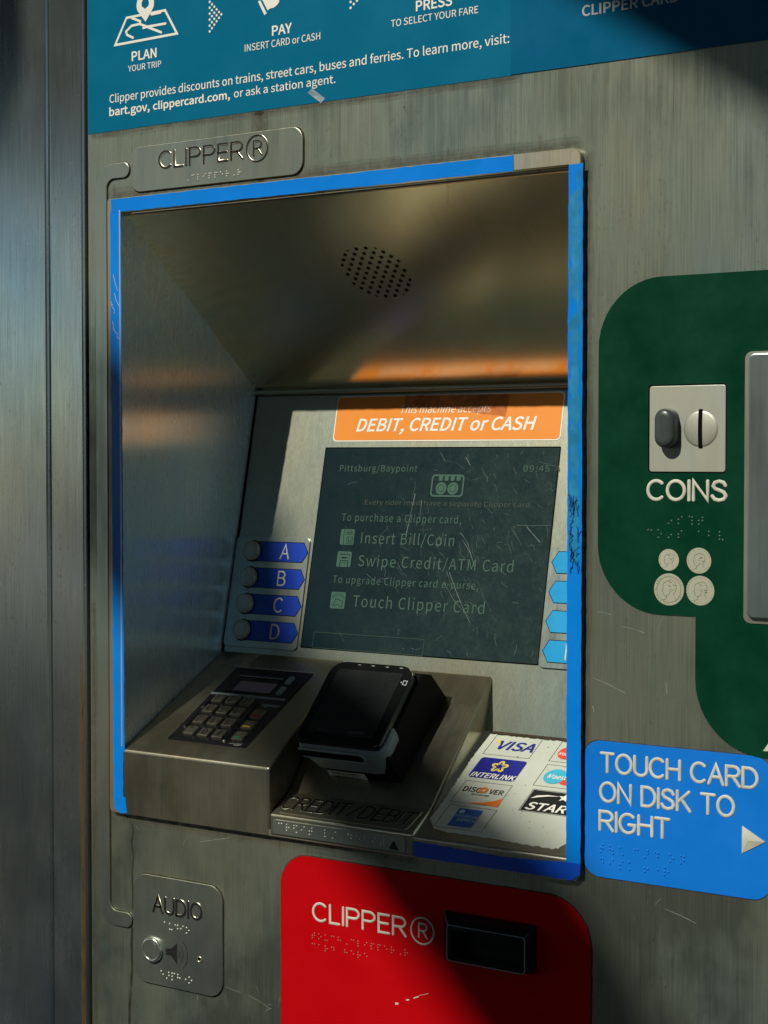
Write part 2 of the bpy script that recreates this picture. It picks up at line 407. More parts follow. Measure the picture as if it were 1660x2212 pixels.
M_slotplate = steel('sand_blasted_steel', (.50, .49, .40), .5, 0, 'z', .12, .3, metal=.7, streak=.03)
M_scr = film('bright_scratch', (.60, .62, .54), .30, .35)
M_scr2 = film('pale_scratch', (.62, .70, .64), .22, .4)
M_clear = film('clear_tape', (.35, .10, .05), .35, .2)
M_clear2 = film('frosted_tape', (.55, .62, .64), .5, .25)
M_drip = film('drip_stain', (.02, .017, .01), .6, .6)
M_glow = glow('screen_green', (.10, .48, .27), .17); M_glow2 = glow('screen_green_bright', (.08, .50, .26), .17); M_glow3 = glow('screen_olive', (.22, .30, .12), .08)
M_kglow = glow('small_display', (.12, .10, .16), .10)
def screen_mat():
    m, nt, b = nodes('scratched_screen'); co = N(nt, 'ShaderNodeTexCoord').outputs['Object']
    d1 = noise(nt, co, 48, (1, 1, 1), 8, .72); d2 = noise(nt, co, 240, (1, 1, 1), 4, .7); g = noise(nt, co, 5, (1, 1, 1), 3, .5, (2, 4, 1))
    k = N(nt, 'ShaderNodeMath', operation='MULTIPLY'); nt.links.new(mapr(nt, d1, .25, 1, .30, .80), k.inputs[0]); nt.links.new(mapr(nt, d2, .5, 1), k.inputs[1])
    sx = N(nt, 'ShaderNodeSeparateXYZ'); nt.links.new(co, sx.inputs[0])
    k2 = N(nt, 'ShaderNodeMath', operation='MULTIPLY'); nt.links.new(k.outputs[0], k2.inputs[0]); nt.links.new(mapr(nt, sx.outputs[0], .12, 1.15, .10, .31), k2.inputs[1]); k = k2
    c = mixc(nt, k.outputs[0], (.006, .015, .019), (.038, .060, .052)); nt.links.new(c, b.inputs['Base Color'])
    nt.links.new(mapr(nt, g, .10, .20), b.inputs['Roughness'])
    b.inputs['Emission Color'].default_value = (.0, .010, .014, 1); b.inputs['Emission Strength'].default_value = .35
    return m
M_screen = screen_mat()

# ------------------------------------------------------------------ ground, and unseen blockers added for light, shade and reflection
def structure(name, mb, mat):
    o = mb.build(name, mat); o['kind'] = 'structure'; return o
structure('ground', MB().box(-120, -120, -.2, 120, 60, 0), coat('concrete_ground', (.15, .145, .13), .8, .2, .2, scale=2))
sky_block = MB()
sky_block.loft(Plane((0, 0, 0), (0, 1, 0)), [([(-12, -42), (24, -42), (20, -19.5), (-12, -19.5)], 0), ([(-11, -40), (22, -40), (19, -23), (-11, -23)], 9)])
structure('sky_blocker', sky_block, coat('dark_sky_blocker', (.020, .024, .014), .9, .1, .3, scale=1))  # unseen dark block added to cut sky fill and reflections
SHADE_Z = 3.9
def overhead(x, z):                                     # where the sun ray through face point (x, z) crosses the unseen slab
    s = (SHADE_Z-z)/-TRAVEL.z*1.0
    return (x-TRAVEL.x*s, -TRAVEL.y*s)
hole = [overhead(-.9, .35), overhead(1.6, .35), overhead(1.6, 1.034), overhead(-.13, 2.225), overhead(-.14, 1.80), overhead(-.20, 1.66), overhead(-.9, 1.0)]  # opening shaped to place the sunlit area and its shadow edges
shade_slab = MB()
big = [(-11, -13), (6.5, -13), (6.5, 3), (-11, 3)]
def tri_fill(mb, outer, inner, z0, z1):
    for z, flip in ((z0, True), (z1, False)):
        eds = []
        for loop in (outer, inner):
            vsx = [mb.bm.verts.new((x, y, z)) for x, y in loop]
            eds += [mb.bm.edges.new((vsx[i], vsx[(i+1) % len(vsx)])) for i in range(len(vsx))]
        bmesh.ops.triangle_fill(mb.bm, edges=eds, use_beauty=True)
tri_fill(shade_slab, big, hole, SHADE_Z, SHADE_Z+.12)
for loop in (big, hole):
    for i in range(len(loop)):
        a, b = loop[i], loop[(i+1) % len(loop)]
        shade_slab.face([(a[0], a[1], SHADE_Z), (b[0], b[1], SHADE_Z), (b[0], b[1], SHADE_Z+.12), (a[0], a[1], SHADE_Z+.12)])
M_blocker = coat('dark_blocker_paint', (.035, .034, .03), .7, .2, .1)
structure('shade_slab', shade_slab, M_blocker)  # unseen slab added to block sky and shape the sunlight
shade_bar = MB()
BH = 5.3                                                # height of the unseen tapering blocker added for the diagonal shadow
def over2(x, z):
    t = (BH-z)/-TRAVEL.z
    return (x-TRAVEL.x*t, -TRAVEL.y*t)
lo_ = [(-.95, 2.12), (-.10, 1.315), (.256, 1.035), (.44, .845), (.52, .74), (1.3, -.3)]
hi_ = [(1.3, -.1), (.62, .79), (.56, .925), (.50, .995), (.34, 1.115), (-.10, 1.40), (-.95, 2.22)]
shade_bar.loft(Plane((0, 0, BH), (0, 1, 0)), [([over2(*p) for p in lo_+hi_], 0), ([over2(*p) for p in lo_+hi_], .06)], cap0=True)
slat_lines = [1.335+.031*k for k in range(8)]           # unseen slats added beside it to thin the sunlight
for k, z in enumerate(slat_lines):
    xe = .11-.012*k; q = [(-.95, z+.80), (-.10, z), (xe, z-.90*(xe+.10)), (xe, z-.90*(xe+.10)+.019), (-.10, z+.019), (-.95, z+.819)]
    shade_bar.loft(Plane((0, 0, BH), (0, 1, 0)), [([over2(*p) for p in q], 0), ([over2(*p) for p in q], .03)], cap0=True)
structure('shade_bars', shade_bar, M_blocker)

# ------------------------------------------------------------------ the ticket machine
XR, ZB, ZT = .5020, 1.0385, 1.6487                       # opening: right, bottom, top (left edge is x = 0)
PX0 = -.0478
tm = thing('ticket_machine', 'grey brushed steel ticket machine with a deep recessed screen bay', 'ticket machine', (.45, 0, 0))
f = MB()
xs, zs = [PX0, 0, XR, 1.25], [.15, ZB, ZT, 2.05]
for i in range(3):
    for j in range(3):
        if (i, j) == (1, 1): continue
        f.face([(xs[i], 0, zs[j]), (xs[i+1], 0, zs[j]), (xs[i+1], 0, zs[j+1]), (xs[i], 0, zs[j+1])])
for (x0, z0, x1, z1) in ((PX0, .15, PX0, 2.05), (1.25, .15, 1.25, 2.05), (PX0, 2.05, 1.25, 2.05), (PX0, .15, 1.25, .15)):
    f.face([(x0, 0, z0), (x1, 0, z1), (x1, .5, z1), (x0, .5, z0)])
f.build('front_panel', M_front, tm)
rim = MB()
ro = rrect(-.0172, 1.0385, .5131, 1.6622, (.005, .005, .008, .003)); n = len(ro)
def rim_inner(p): return (min(max(p[0], 0.0), XR), min(max(p[1], 1.0450), ZT))
ri = [rim_inner(p) for p in ro]
for (P0, P1, h0, h1) in ((ro, ro, 0, .0052), (ro, inset(ro, .0008), .0052, .006), (inset(ro, .0008), ri, .006, .006), (ri, ri, .006, .0052)):
    for i in range(n):
        k = (i+1) % n
        ps = [FR.w(*P0[i], h0), FR.w(*P0[k], h0), FR.w(*P1[k], h1), FR.w(*P1[i], h1)]
        if (ps[0]-ps[1]).length < 1e-7 and (ps[2]-ps[3]).length < 1e-7: continue
        if (ps[2]-ps[3]).length < 1e-7: ps = ps[:3]
        rim.face(ps)
rim.build('opening_rim', M_rim, tm)
eg = MB(); eg.stroke(RIM, [(.0002, 1.108), (.0002, 1.6487)], .0022, -.0004, .0014); eg.build('rim_edge', M_edgeglint, tm)  # rounded edge bead, its highlight put into the colour
YB, ZBK = .1449, 1.1330                                  # foot of the back panel
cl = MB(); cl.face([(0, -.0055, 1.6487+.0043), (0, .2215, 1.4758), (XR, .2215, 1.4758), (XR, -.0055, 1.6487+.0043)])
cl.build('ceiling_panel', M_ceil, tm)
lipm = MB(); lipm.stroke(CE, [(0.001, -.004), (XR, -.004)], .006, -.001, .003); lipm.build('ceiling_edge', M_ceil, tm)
bend = MB()
for k in range(6):
    t0, t1 = math.radians(-90+k*30), math.radians(-90+(k+1)*30)
    c0 = Vector((0, .2175, 1.4735))
    pr = lambda t: Vector((0, c0.y-.003*math.cos(t), c0.z+.003*math.sin(t)))
    bend.face([pr(t0), pr(t0)+Vector((XR, 0, 0)), pr(t1)+Vector((XR, 0, 0)), pr(t1)], True)
bend.build('ceiling_bend', M_back, tm)
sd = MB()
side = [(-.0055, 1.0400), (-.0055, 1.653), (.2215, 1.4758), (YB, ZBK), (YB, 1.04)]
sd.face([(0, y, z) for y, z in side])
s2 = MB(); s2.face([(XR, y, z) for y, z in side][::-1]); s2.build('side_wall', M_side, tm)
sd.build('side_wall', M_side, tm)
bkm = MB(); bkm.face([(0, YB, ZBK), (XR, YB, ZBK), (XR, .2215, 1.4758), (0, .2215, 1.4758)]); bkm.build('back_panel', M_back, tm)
g = MB()
g.stroke(BK, [(.001, .292), (.001, 0)], .004, .0005); g.build('corner_gap', M_gap, tm)
lg = MB()
lg.face([(.349, -.0040, 1.0587), (XR, -.0040, 1.0587), (XR, YB, ZBK), (.345, YB, ZBK)])
for k in range(5):
    t0, t1 = math.radians(60-k*15), math.radians(60-(k+1)*15)
    pr = lambda t: (-.0035-.0030*math.cos(t), 1.0560+.0031*math.sin(t))
    a, b = pr(t0), pr(t1)
    lg.face([(.349, *a), (XR, *a), (XR, *b), (.349, *b)], True)
lg.face([(.349, -.0065, 1.0560), (XR, -.0065, 1.0560), (XR, -.0065, 1.0390), (.349, -.0065, 1.0390)])
lg.build('sticker_ledge', M_frontblock, tm)
dk = MB(); dk.stroke(LG, [(.349, .1665), (XR, .1665)], .004, .0004); dk.build('ledge_grime', M_grime, tm)

# keypad block and the bay beside it
def prism(mb, quads):
    for q in quads: mb.face(q)
kb = MB()
v = {'fl': (0.0006, -.0065, 1.1045), 'fr': (.1862, -.0065, 1.1040), 'bl': (.0006, .1585, 1.1899), 'br': (.1620, .1585, 1.1899),
     'dfl': (.0006, -.0065, 1.0392), 'dfr': (.1862, -.0065, 1.0392), 'dbr': (.1620, .1585, 1.0392), 'dbl': (.0006, .1585, 1.0392)}
vv = {k: kb.bm.verts.new(p) for k, p in v.items()}
for q in (('fl', 'fr', 'br', 'bl'), ('dfl', 'dfr', 'fr', 'fl'), ('dfr', 'dbr', 'br', 'fr'), ('dbl', 'dfl', 'fl', 'bl'), ('dbr', 'dbl', 'bl', 'br')): kb.bm.faces.new([vv[k] for k in q])
kb.build('keypad_shelf', M_block, tm, bevel=.0022, seg=3)
by = MB()
pr = [(-.0065, 1.0395), (-.0065, 1.0600), (.030, 1.0745), (.1567, 1.1857), (.1567, 1.0395)]
xl = [.187, .187, .182, .163, .163]; xr = [.3480, .3480, .3440, .3395, .3395]
L = [by.bm.verts.new((x, y, z)) for x, (y, z) in zip(xl, pr)]; R = [by.bm.verts.new((x, y, z)) for x, (y, z) in zip(xr, pr)]
by.bm.faces.new(L); by.bm.faces.new(R[::-1])
for i in range(5): by.bm.faces.new((L[(i+1) % 5], L[i], R[i], R[(i+1) % 5]))
by.build('reader_bay', M_block, tm, bevel=.0018, seg=3)

# speaker holes in the ceiling
c7 = crop(1100, 900, 2.075)
sp = MB(); ca, cb = .2475, CE.at(*c7(845, 393))[1]; RG = .0365
for i in range(-10, 11):
    for j in range(-14, 15):
        a = ca+i*.0110+(j % 2)*.0055; b = cb+j*.00665
        if math.hypot(a-ca, b-cb) > RG+.0012: continue
        pts = []
        for (x, y) in ell(a, b, .0021, n=14):
            d = math.hypot(x-ca, y-cb)
            if d > RG: x, y = ca+(x-ca)*RG/d, cb+(y-cb)*RG/d
            pts.append((x, y))
        sp.flat(CE, pts, .0003)
sp.build('speaker_grille', M_gap, tm)

# marks on the steel
zb_poster = (FR.at(190, 292)[1]+FR.at(1105, 162)[1])/2
du = MB(); du.flat(SH, rough_edge([(.034, .1765), (.060, .1765), (.0535, .166), (.054, .152), (.012, .150)], .003, .0006), .0003); du.build('pale_patch', film('pale_film', (.42, .40, .32), .5, .7), tm)  # pale film patch on the back left corner of the shelf
c3 = crop(350, 3300, 2.075)
dr = MB()
pts = [FR.at(*c3(*p)) for p in ((372, -5), (380, 60), (368, 140), (382, 250), (372, 420), (378, 560), (376, 690))]
dr.stroke(FR, pts, .0022, .00012)
pts = [FR.at(*c3(*p)) for p in ((372, 860), (368, 1000), (372, 1200), (360, 1350), (352, 1500), (350, 1700))]
dr.stroke(FR, pts, .0035, .00012)
dr.build('drip_stain', M_drip, tm)
sm = MB()
marks = [((1340, 1415), (1525, 1528)), ((1480, 1540), (1530, 1520)), ((930, 140), (1190, 105)), ((405, 10), (430, 45)), ((1150, 1340), (1275, 1390)), ((905, 1220), (1000, 1260))]
for p, q_ in marks:
    a, b = FR.at(*c3(*p)), FR.at(*c3(*q_)); m_ = ((a[0]+b[0])/2+random.uniform(-.001, .001), (a[1]+b[1])/2+random.uniform(-.001, .001))
    sm.stroke(FR, [a, m_, b], .00035, .00015)
R1 = crop(2250, 2400, 1.7011)
for p, q_ in (((210, 530), (425, 632)), ((700, 2103), (910, 2200)), ((205, 720), (215, 760)), ((705, 560), (712, 640)), ((410, 180), (560, 225)), ((240, 80), (330, 100))):
    a, b = FR.at(*R1(*p)), FR.at(*R1(*q_)); sm.stroke(FR, [a, ((a[0]+b[0])/2, (a[1]+b[1])/2+.0006), b], .0005, .00015)
for k in range(70):
    a = random.uniform(-.04, .70); b = random.choice((random.uniform(.86, 1.03), random.uniform(1.67, 1.74), random.uniform(1.05, 1.6)))
    if 0 < a < .5131 and 1.03 < b < 1.665: continue
    t = random.uniform(0, 6.28); l = random.uniform(.002, .012)
    sm.stroke(FR, [(a, b), (a+l*math.cos(t)*.5, b+l*math.sin(t)*.5+.0004), (a+l*math.cos(t), b+l*math.sin(t))], .00025, .00013)
for k in range(420):
    a = random.uniform(-.045, .70); b = random.uniform(.86, 1.76)
    if -.02 < a < .518 and 1.03 < b < 1.668: continue
    t = random.gauss(1.57, .5); l = random.uniform(.001, .006)
    sm.stroke(FR, [(a, b), (a+l*math.cos(t), b+l*math.sin(t))], .00014, .00013)
sm.build('scratch_marks', M_scr, tm)

eg = MB(); kz = 0
def smear(p, q, w, n=14, wob=.0012):
    global kz
    kz += 1
    eg.stroke(FR, [(p[0]+(q[0]-p[0])*k/n+random.uniform(-wob, wob), p[1]+(q[1]-p[1])*k/n+random.uniform(-wob, wob)) for k in range(n+1)], w, .00005+.000004*kz)
for w in (.004, .009, .016):
    smear((-.012, 1.6655), (.505, 1.6655), w); smear((.00, 1.0350), (.345, 1.0350), w); smear((.5165, 1.05), (.5165, 1.655), w*.7)
    smear((.172, 1.668), (.172, 1.735), w*1.2); smear((-.04, zb_poster-.002), (.45, zb_poster-.002), w*.6)
    smear((.225, .87), (.225, 1.01), w*.7); smear((-.043, .80), (-.043, 1.25), w*.6)
for k in range(22):
    x = random.uniform(-.02, .5); z = random.choice((1.675, 1.033, 1.0)); smear((x, z), (x+random.uniform(-.002, .002), z-random.uniform(.01, .05)), random.uniform(.0015, .004), 6, .0004)
eg.build('edge_grime', film('grime_film', (.08, .062, .035), .13, .8), tm)

# ------------------------------------------------------------------ the steel cabinet to the left
nc = thing('steel_cabinet', 'tall steel cabinet side with two upright seams left of the ticket machine', 'cabinet', (-.35, 0, 0))
MB().box(-.75, .0, .15, -.1050, .5, 2.05).build('door_panel', M_col, nc, bevel=.004, seg=3)
MB().box(-.1032, .0, .15, -.0542, .5, 2.05).build('edge_strip', M_col, nc, bevel=.0035, seg=3)
rs = MB()
for k in range(5):
    rs.stroke(FR, [(-.0595+random.uniform(-.0012, .0012), z) for z in (.70+.02*k, .85, .98, 1.10, 1.21-.015*k)], .0016+.0012*k, .00011+.00002*k)
rs.build('rust_stain', film('rust_film', (.13, .075, .02), .22, .7), nc)
MB().box(-.110, .012, .15, -.048, .49, 2.05).build('seam_filler', M_gap, nc)

# ------------------------------------------------------------------ poster
c1 = crop(300, 0, 1.18571); c2 = crop(1500, 0, 1.05531); ci = crop(420, 0, 1.84444)
zb = (FR.at(190, 292)[1]+FR.at(1105, 162)[1])/2; xp0 = PX0+.0006; xp1 = FR.at(1105, 100)[0]
po = thing('poster', 'teal poster sheet with white trip planning words and icons across the machine top', 'poster', (.2, -.0005, zb))
MB().solid(FR, [(xp0, zb), (xp1, zb), (xp1, zb+.32), (xp0, zb+.32)], 0, .0005).build('sheet', M_teal, po)
HP = .0008
kw = dict(h=HP)
tline(po, M_white, FR, 'PLAN', c1(272, 291), c1(390, 270), c1(272, 247), bold=.035, **kw)
tline(po, M_white, FR, 'YOUR TRIP', c1(255, 341), c1(412, 317), c1(256, 312), bold=.004, **kw)
tline(po, M_white, FR, 'PAY', c1(937, 171), c1(1032, 153), c1(937, 125), bold=.035, **kw)
tline(po, M_white, FR, 'INSERT CARD or CASH', c1(808, 245), c1(1166, 188), c1(808, 212), bold=.004, **kw)
tline(po, M_white, FR, 'PRESS', c2(175, 47), c2(328, 23), c2(175, 4), bold=.035, **kw)
tline(po, M_white, FR, 'TO SELECT YOUR FARE', c2(70, 113), c2(438, 57), c2(70, 84), bold=.004, **kw)
tline(po, M_white, FR, 'Clipper provides discounts on trains, street cars, buses and ferries. To learn more, visit:', c1(167, 490), c2(569, 180), c1(167, 452), bold=.008, **kw)
tline(po, M_white, FR, 'bart.gov,', c1(166, 551), c1(357, 524), c1(166, 513), bold=.03, **kw)
tline(po, M_white, FR, 'clippercard.com,', c1(373, 521), c1(738, 468), c1(373, 485), bold=.03, **kw)
tline(po, M_white, FR, 'or ask a station agent.', c1(757, 465), c1(1238, 392), c1(757, 428), bold=.008, **kw)
ic = MB()
def px(P, K, pts): return [P.at(*K(*p)) for p in pts]
qo = px(FR, ci, [(68, 345), (548, 255), (452, 67), (160, 125)])
wq = .0022
ic.ring(FR, qo, inset(qo, .0024), HP)
for n_s, line in enumerate([[(205, 135), (265, 158), (262, 178)], [(262, 178), (200, 192), (160, 235), (168, 258), (212, 280)], [(262, 178), (330, 205), (420, 240)], [(288, 208), (320, 198), (452, 175)], [(350, 108), (415, 94)]]):
    ic.stroke(FR, px(FR, ci, line), .0024, HP+.00006+.00004*n_s)
pin_o, pin_h = FR.at(*ci(303, 32)), FR.at(*ci(303, 28))
tip = FR.at(*ci(305, 162))
rp = .0098
tw = FR.at(*ci(368, 40))[0]-pin_o[0]
out = ell(pin_o[0], pin_o[1], tw, tw*1.02, 30, -28, 208)+[tip]
hole_ = ell(pin_h[0], pin_h[1], tw*.42, tw*.46, 31)
# pin as two half rings so that the eye stays open
inner = ell(pin_h[0], pin_h[1], tw*.42, tw*.46, 30, -28, 208)+[(pin_h[0], pin_h[1]-tw*.46)]
ic.ring(FR, out, inner, HP+.0002)
ic.build('map_icon', M_white, po); ic = MB()
for col, ys in ((777, (15, 58, 102, 146, 190, 233)), (794, (33, 77, 121, 165, 209)), (811, (51, 96, 140, 183)), (828, (71, 114, 158)), (846, (90, 133)), (863, (107,))):
    for y in ys: ic.flat(FR, ell(*FR.at(*ci(col, y)), .00125, n=12), HP)
ic.build('dotted_arrow', M_white, po); ic = MB()
for p in ((1310, 38), (1325, 20), (1310, 10), (1340, 4), (1310, -18), (1325, -8)): ic.flat(FR, ell(*FR.at(*c1(*p)), .00125, n=12), HP)
ic.build('dotted_arrow', M_white, po); ic = MB()
ic.flat(FR, px(FR, ci, [(1133, 12), (1150, 3), (1198, 100), (1180, 112)]), HP)
ic.flat(FR, px(FR, ci, [(1160, -10), (1204, 78), (1222, 64), (1248, 58), (1272, 40), (1288, 18), (1292, -14)]), HP)
ic.build('hand_icon', M_white, po)
p2 = thing('poster', 'second darker teal poster sheet overlapping at the upper right corner', 'poster', (.6, -.0005, zb))
zb2 = zb+.0006
MB().solid(FR, [(xp1, zb2), (.95, zb2-.001), (.95, zb+.32), (xp1, zb+.32)], .0005, .0010).build('sheet', M_teal2, p2)
t2 = MB(); text(t2, FR, 'CLIPPER CARD', c2(877, 68), c2(1285, 8), c2(877, 24), bold=.035, h=.0012); t2.build('lettering', M_greyprint, p2)
MB().flat(FR, px(FR, c1, [(1128, 420), (1190, 468), (1170, 490), (1106, 440)]), .0011).build('tape_scrap', M_clear2)
tag(bpy.data.objects['tape_scrap'], 'small frosted scrap of clear tape at the poster lower edge', 'tape')

# ------------------------------------------------------------------ engraved steel plates
k1 = [FR.at(*c1(272, 800)), FR.at(*c1(1086, 700)), FR.at(*c1(700, 648)), FR.at(*c1(660, 872))]
x0, x1, z1, z0 = k1[0][0], k1[1][0], k1[2][1], k1[3][1]
cp = thing('name_plate', 'steel name plate reading CLIPPER above the top blue tape', 'sign', ((x0+x1)/2, -.001, (z0+z1)/2))
MB().solid(FR, rrect(x0, z0, x1, z1, .0125), 0, .0022, .0004).build('plate', M_plate, cp)
MB().flat(FR, rough_edge(rrect(x0-.0009, z0-.0012, x1+.0012, z1+.0007, .0125), .004, .0003), .0001).build('grime', M_grime, cp)
la, ra_, ta = FR.at(*c1(405, 808)), FR.at(*c1(806, 757)), FR.at(*c1(440, 716))
bl = (la[1]+ra_[1])/2; ch = ta[1]-la[1]
rr = FR.at(*c1(872, 705)); rx = FR.at(*c1(925, 705))[0]-rr[0]-.0008
d_, m_ = MB(), MB()
stroke_text(d_, FR, 'CLIPPER', la[0], ra_[0], bl, ch, .0016, .0028, da=-.0002, db=.0001); registered(d_, FR, rr[0]-.0002, rr[1]+.0001, rx, .0013, .0028, 0)
stroke_text(m_, FR, 'CLIPPER', la[0], ra_[0], bl, ch, .0027, .0021, .0005); registered(m_, FR, rr[0], rr[1], rx, .0023, .0021, .0005)
d_.build('letter_groove', M_ink, cp); m_.build('lettering', M_letter, cp)
b_ = MB(); a0 = FR.at(*c1(537, 832)); a1 = FR.at(*c1(790, 800)); braille(b_, FR, '^clipper^r', a0[0], a0[1]-.001, (a1[0]-a0[0])/9.3, .0022, .00085, .0008, .0022); b_.build('braille', M_bead, cp)

ka = [FR.at(*c3(395, 900)), FR.at(*c3(1131, 900)), FR.at(*c3(750, 448)), FR.at(*c3(780, 1362))]
x0, x1, z1, z0 = ka[0][0], ka[1][0], ka[2][1], ka[3][1]
ap = thing('audio_plate', 'steel plate reading AUDIO with a round push button and loudspeaker symbol', 'sign', ((x0+x1)/2, -.001, (z0+z1)/2))
MB().solid(FR, rrect(x0, z0, x1, z1, .0165, 9), 0, .0022, .0004).build('plate', M_plate, ap)
MB().flat(FR, rough_edge(rrect(x0-.0010, z0-.0010, x1+.0010, z1+.0010, .017), .004, .0003), .0001).build('grime', M_grime, ap)
la, ra_, ta = FR.at(*c3(553, 718)), FR.at(*c3(968, 792)), FR.at(*c3(598, 575))
d_, m_ = MB(), MB(); bl = (FR.at(*c3(560, 718))[1]+FR.at(*c3(860, 778))[1])/2; ch = ta[1]-FR.at(*c3(598, 722))[1]
stroke_text(m_, FR, 'AUDIO', la[0], ra_[0], bl, ch, .0026, .0022, .0005, da=.00035, db=.0003)
stroke_text(d_, FR, 'AUDIO', la[0], ra_[0], bl, ch, .0023, .0028)
m_.build('lettering', M_letter, ap); d_.build('letter_groove', M_ink, ap)
b_ = MB()
dots(b_, FR, c3, [(652, 803), (695, 815), (697, 862), (713, 866), (742, 826), (762, 830), (762, 858), (788, 858), (806, 838), (835, 848), (855, 872), (835, 893)], .0009, .0008, .0022)
b_.build('braille', M_bead, ap); b_ = MB()
dots(b_, FR, c3, [(625, 1207), (642, 1235), (688, 1220), (672, 1268), (716, 1226), (735, 1230), (716, 1252), (690, 1245), (716, 1280), (763, 1238), (763, 1262), (780, 1267), (828, 1277), (857, 1260), (877, 1287), (857, 1307)], .0009, .0008, .0022)
b_.build('braille', M_bead, ap)
bc = FR.at(*c3(556, 1028)); br_ = FR.at(*c3(638, 1040))[0]-bc[0]
bt = MB().loft(FR, [(ell(*bc, br_), .002), (ell(*bc, br_), .0045), (ell(*bc, br_*.93), .0055), (ell(*bc, br_*.74), .0062), (ell(*bc, br_*.72), .0056)], smooth=True).build('push_button', M_brite, ap)
MB().loft(FR, [(ell(*bc, br_*.72), .0055), (ell(*bc, br_*.70), .0060)], smooth=False).build('button_face', M_plate, bt)
s_ = MB()
s_.flat(FR, px(FR, c3, [(663, 1017), (663, 1073), (705, 1078), (757, 1153), (757, 977), (705, 1023)]), .0024)
for pts in ([(770, 1037), (784, 1065), (772, 1100)], [(788, 1007), (803, 1040), (808, 1072), (800, 1110), (788, 1137)], [(805, 965), (832, 1010), (847, 1080), (835, 1140), (805, 1190)]):
    s_.stroke(FR, px(FR, c3, pts), .0006, .0024)
s_.build('speaker_symbol', M_ink, ap)
jc = FR.at(*c3(943, 1112))
jk = MB().loft(FR, [(ell(*jc, .0033), .0022), (ell(*jc, .0030), .0030), (ell(*jc, .0018), .0026), (ell(*jc, .0016), .0005)], cap1=False, smooth=True).build('headphone_socket', M_letter, ap)
MB().flat(FR, ell(*jc, .0017), .0023).build('socket_hole', M_gap, jk)

# tactile guide strip linking the two plates
c4 = crop(0, 400, 2.01143); c5 = crop(0, 2900, 1.85)
gx = (FR.at(*c4(780, 1200))[0]+FR.at(*c4(870, 1200))[0])/2; gw = FR.at(*c4(870, 1200))[0]-FR.at(*c4(780, 1200))[0]
za = FR.at(*c4(985, 567))[1]; zbm = FR.at(*c5(905, 1432))[1]; xa = FR.at(*c4(1050, 560))[0]; xb = FR.at(*c5(985, 1440))[0]
R_ = .017
path = [(xa-gw/2, za)]+[(gx+R_-R_*math.sin(math.radians(t)), za-R_+R_*math.cos(math.radians(t))) for t in range(0, 91, 10)]
path += [(gx+R_-R_*math.cos(math.radians(t)), zbm+R_-R_*math.sin(math.radians(t))) for t in range(0, 91, 10)]+[(xb-gw/2, zbm)]
def band(pts, w):
    pts = [Vector(p) for p in pts]; lft, rgt = [], []
    for i, p in enumerate(pts):
        t = (pts[min(i+1, len(pts)-1)]-pts[max(i-1, 0)]).normalized(); nn = Vector((-t.y, t.x))
        lft.append(p+nn*w/2); rgt.append(p-nn*w/2)
    d0 = (pts[0]-pts[1]).normalized(); d1 = (pts[-1]-pts[-2]).normalized()
    e1 = [pts[-1]+Vector((-d1.y, d1.x))*w/2*math.cos(t)+d1*w/2*math.sin(t) for t in [math.pi*k/10 for k in range(1, 10)]]
    e0 = [pts[0]+Vector((-d0.y, d0.x))*w/2*math.cos(t)+d0*w/2*math.sin(t) for t in [math.pi*k/10 for k in range(1, 10)]]
    return [tuple(p) for p in (lft+e1+rgt[::-1]+e0)][::-1]
gs = thing('guide_strip', 'narrow raised steel strip bent like a bracket beside the left blue tape', 'guide strip', (gx, 0, 1.35))
MB().solid(FR, band(path, gw), 0, .0022, .0004).build('strip', M_plate, gs)
MB().flat(FR, rough_edge(band(path, gw+.0018), .006, .0002), .0001).build('grime', M_grime, gs)

# ------------------------------------------------------------------ red and green panels, blue sign
c6 = crop(1050, 3300, 1.18571)
rx0 = FR.at(*c6(90, 600))[0]; rx1 = FR.at(*c6(1559, 650))[0]
rz1 = (FR.at(*c6(285, 160))[1]+FR.at(*c6(1290, 316))[1])/2
rp_ = thing('red_panel', 'red painted card panel reading CLIPPER below the recess', 'panel', ((rx0+rx1)/2, 0, .95))
MB().solid(FR, rrect(rx0, .80, rx1, rz1, (.02, .02, .042, .031), 10), 0, .0007).build('painted_plate', M_red, rp_)
MB().flat(FR, rough_edge(rrect(rx0-.0008, .79, rx1+.0014, rz1+.0010, (.02, .02, .043, .032), 10), .005, .0003), .0001).build('grime', M_grime, rp_)
la, ra_ = FR.at(*c6(238, 468)), FR.at(*c6(687, 530)); bl = (FR.at(*c6(315, 470))[1]+FR.at(*c6(683, 532))[1])/2; ch = FR.at(*c6(320, 376))[1]-FR.at(*c6(320, 471))[1]
m_ = MB(); stroke_text(m_, FR, 'CLIPPER', la[0], ra_[0], bl, ch, .0024, .0008, .0004)
rr = FR.at(*c6(761, 502)); registered(m_, FR, rr[0], rr[1], FR.at(*c6(819, 502))[0]-rr[0]-.0009, .0018, .0008, .0005)
m_.build('lettering', M_cream, rp_)
b_ = MB(); a0 = FR.at(*c6(240, 510)); braille(b_, FR, 'touch^clipper^r', a0[0], a0[1], .0074, .0024, .00075, .0007, .0007)
a0 = FR.at(*c6(240, 562)); braille(b_, FR, 'card here', a0[0], a0[1], .0074, .0024, .00075, .0007, .0007)
b_.build('braille', coat('worn_red_bead', (.42, .13, .11), .3, .4), rp_)
s_ = MB(); s_.flat(FR, px(FR, c6, [(632, 840), (648, 842), (647, 851), (633, 850)]), .0009); s_.flat(FR, px(FR, c6, [(683, 826), (698, 824), (700, 830), (685, 832)]), .0009)
s_.flat(FR, px(FR, c6, [(717, 818), (742, 810), (745, 815), (720, 822)]), .0009); s_.stroke(FR, px(FR, c6, [(745, 808), (790, 798)]), .0003, .0009); s_.build('paint_chip', M_cream, rp_)
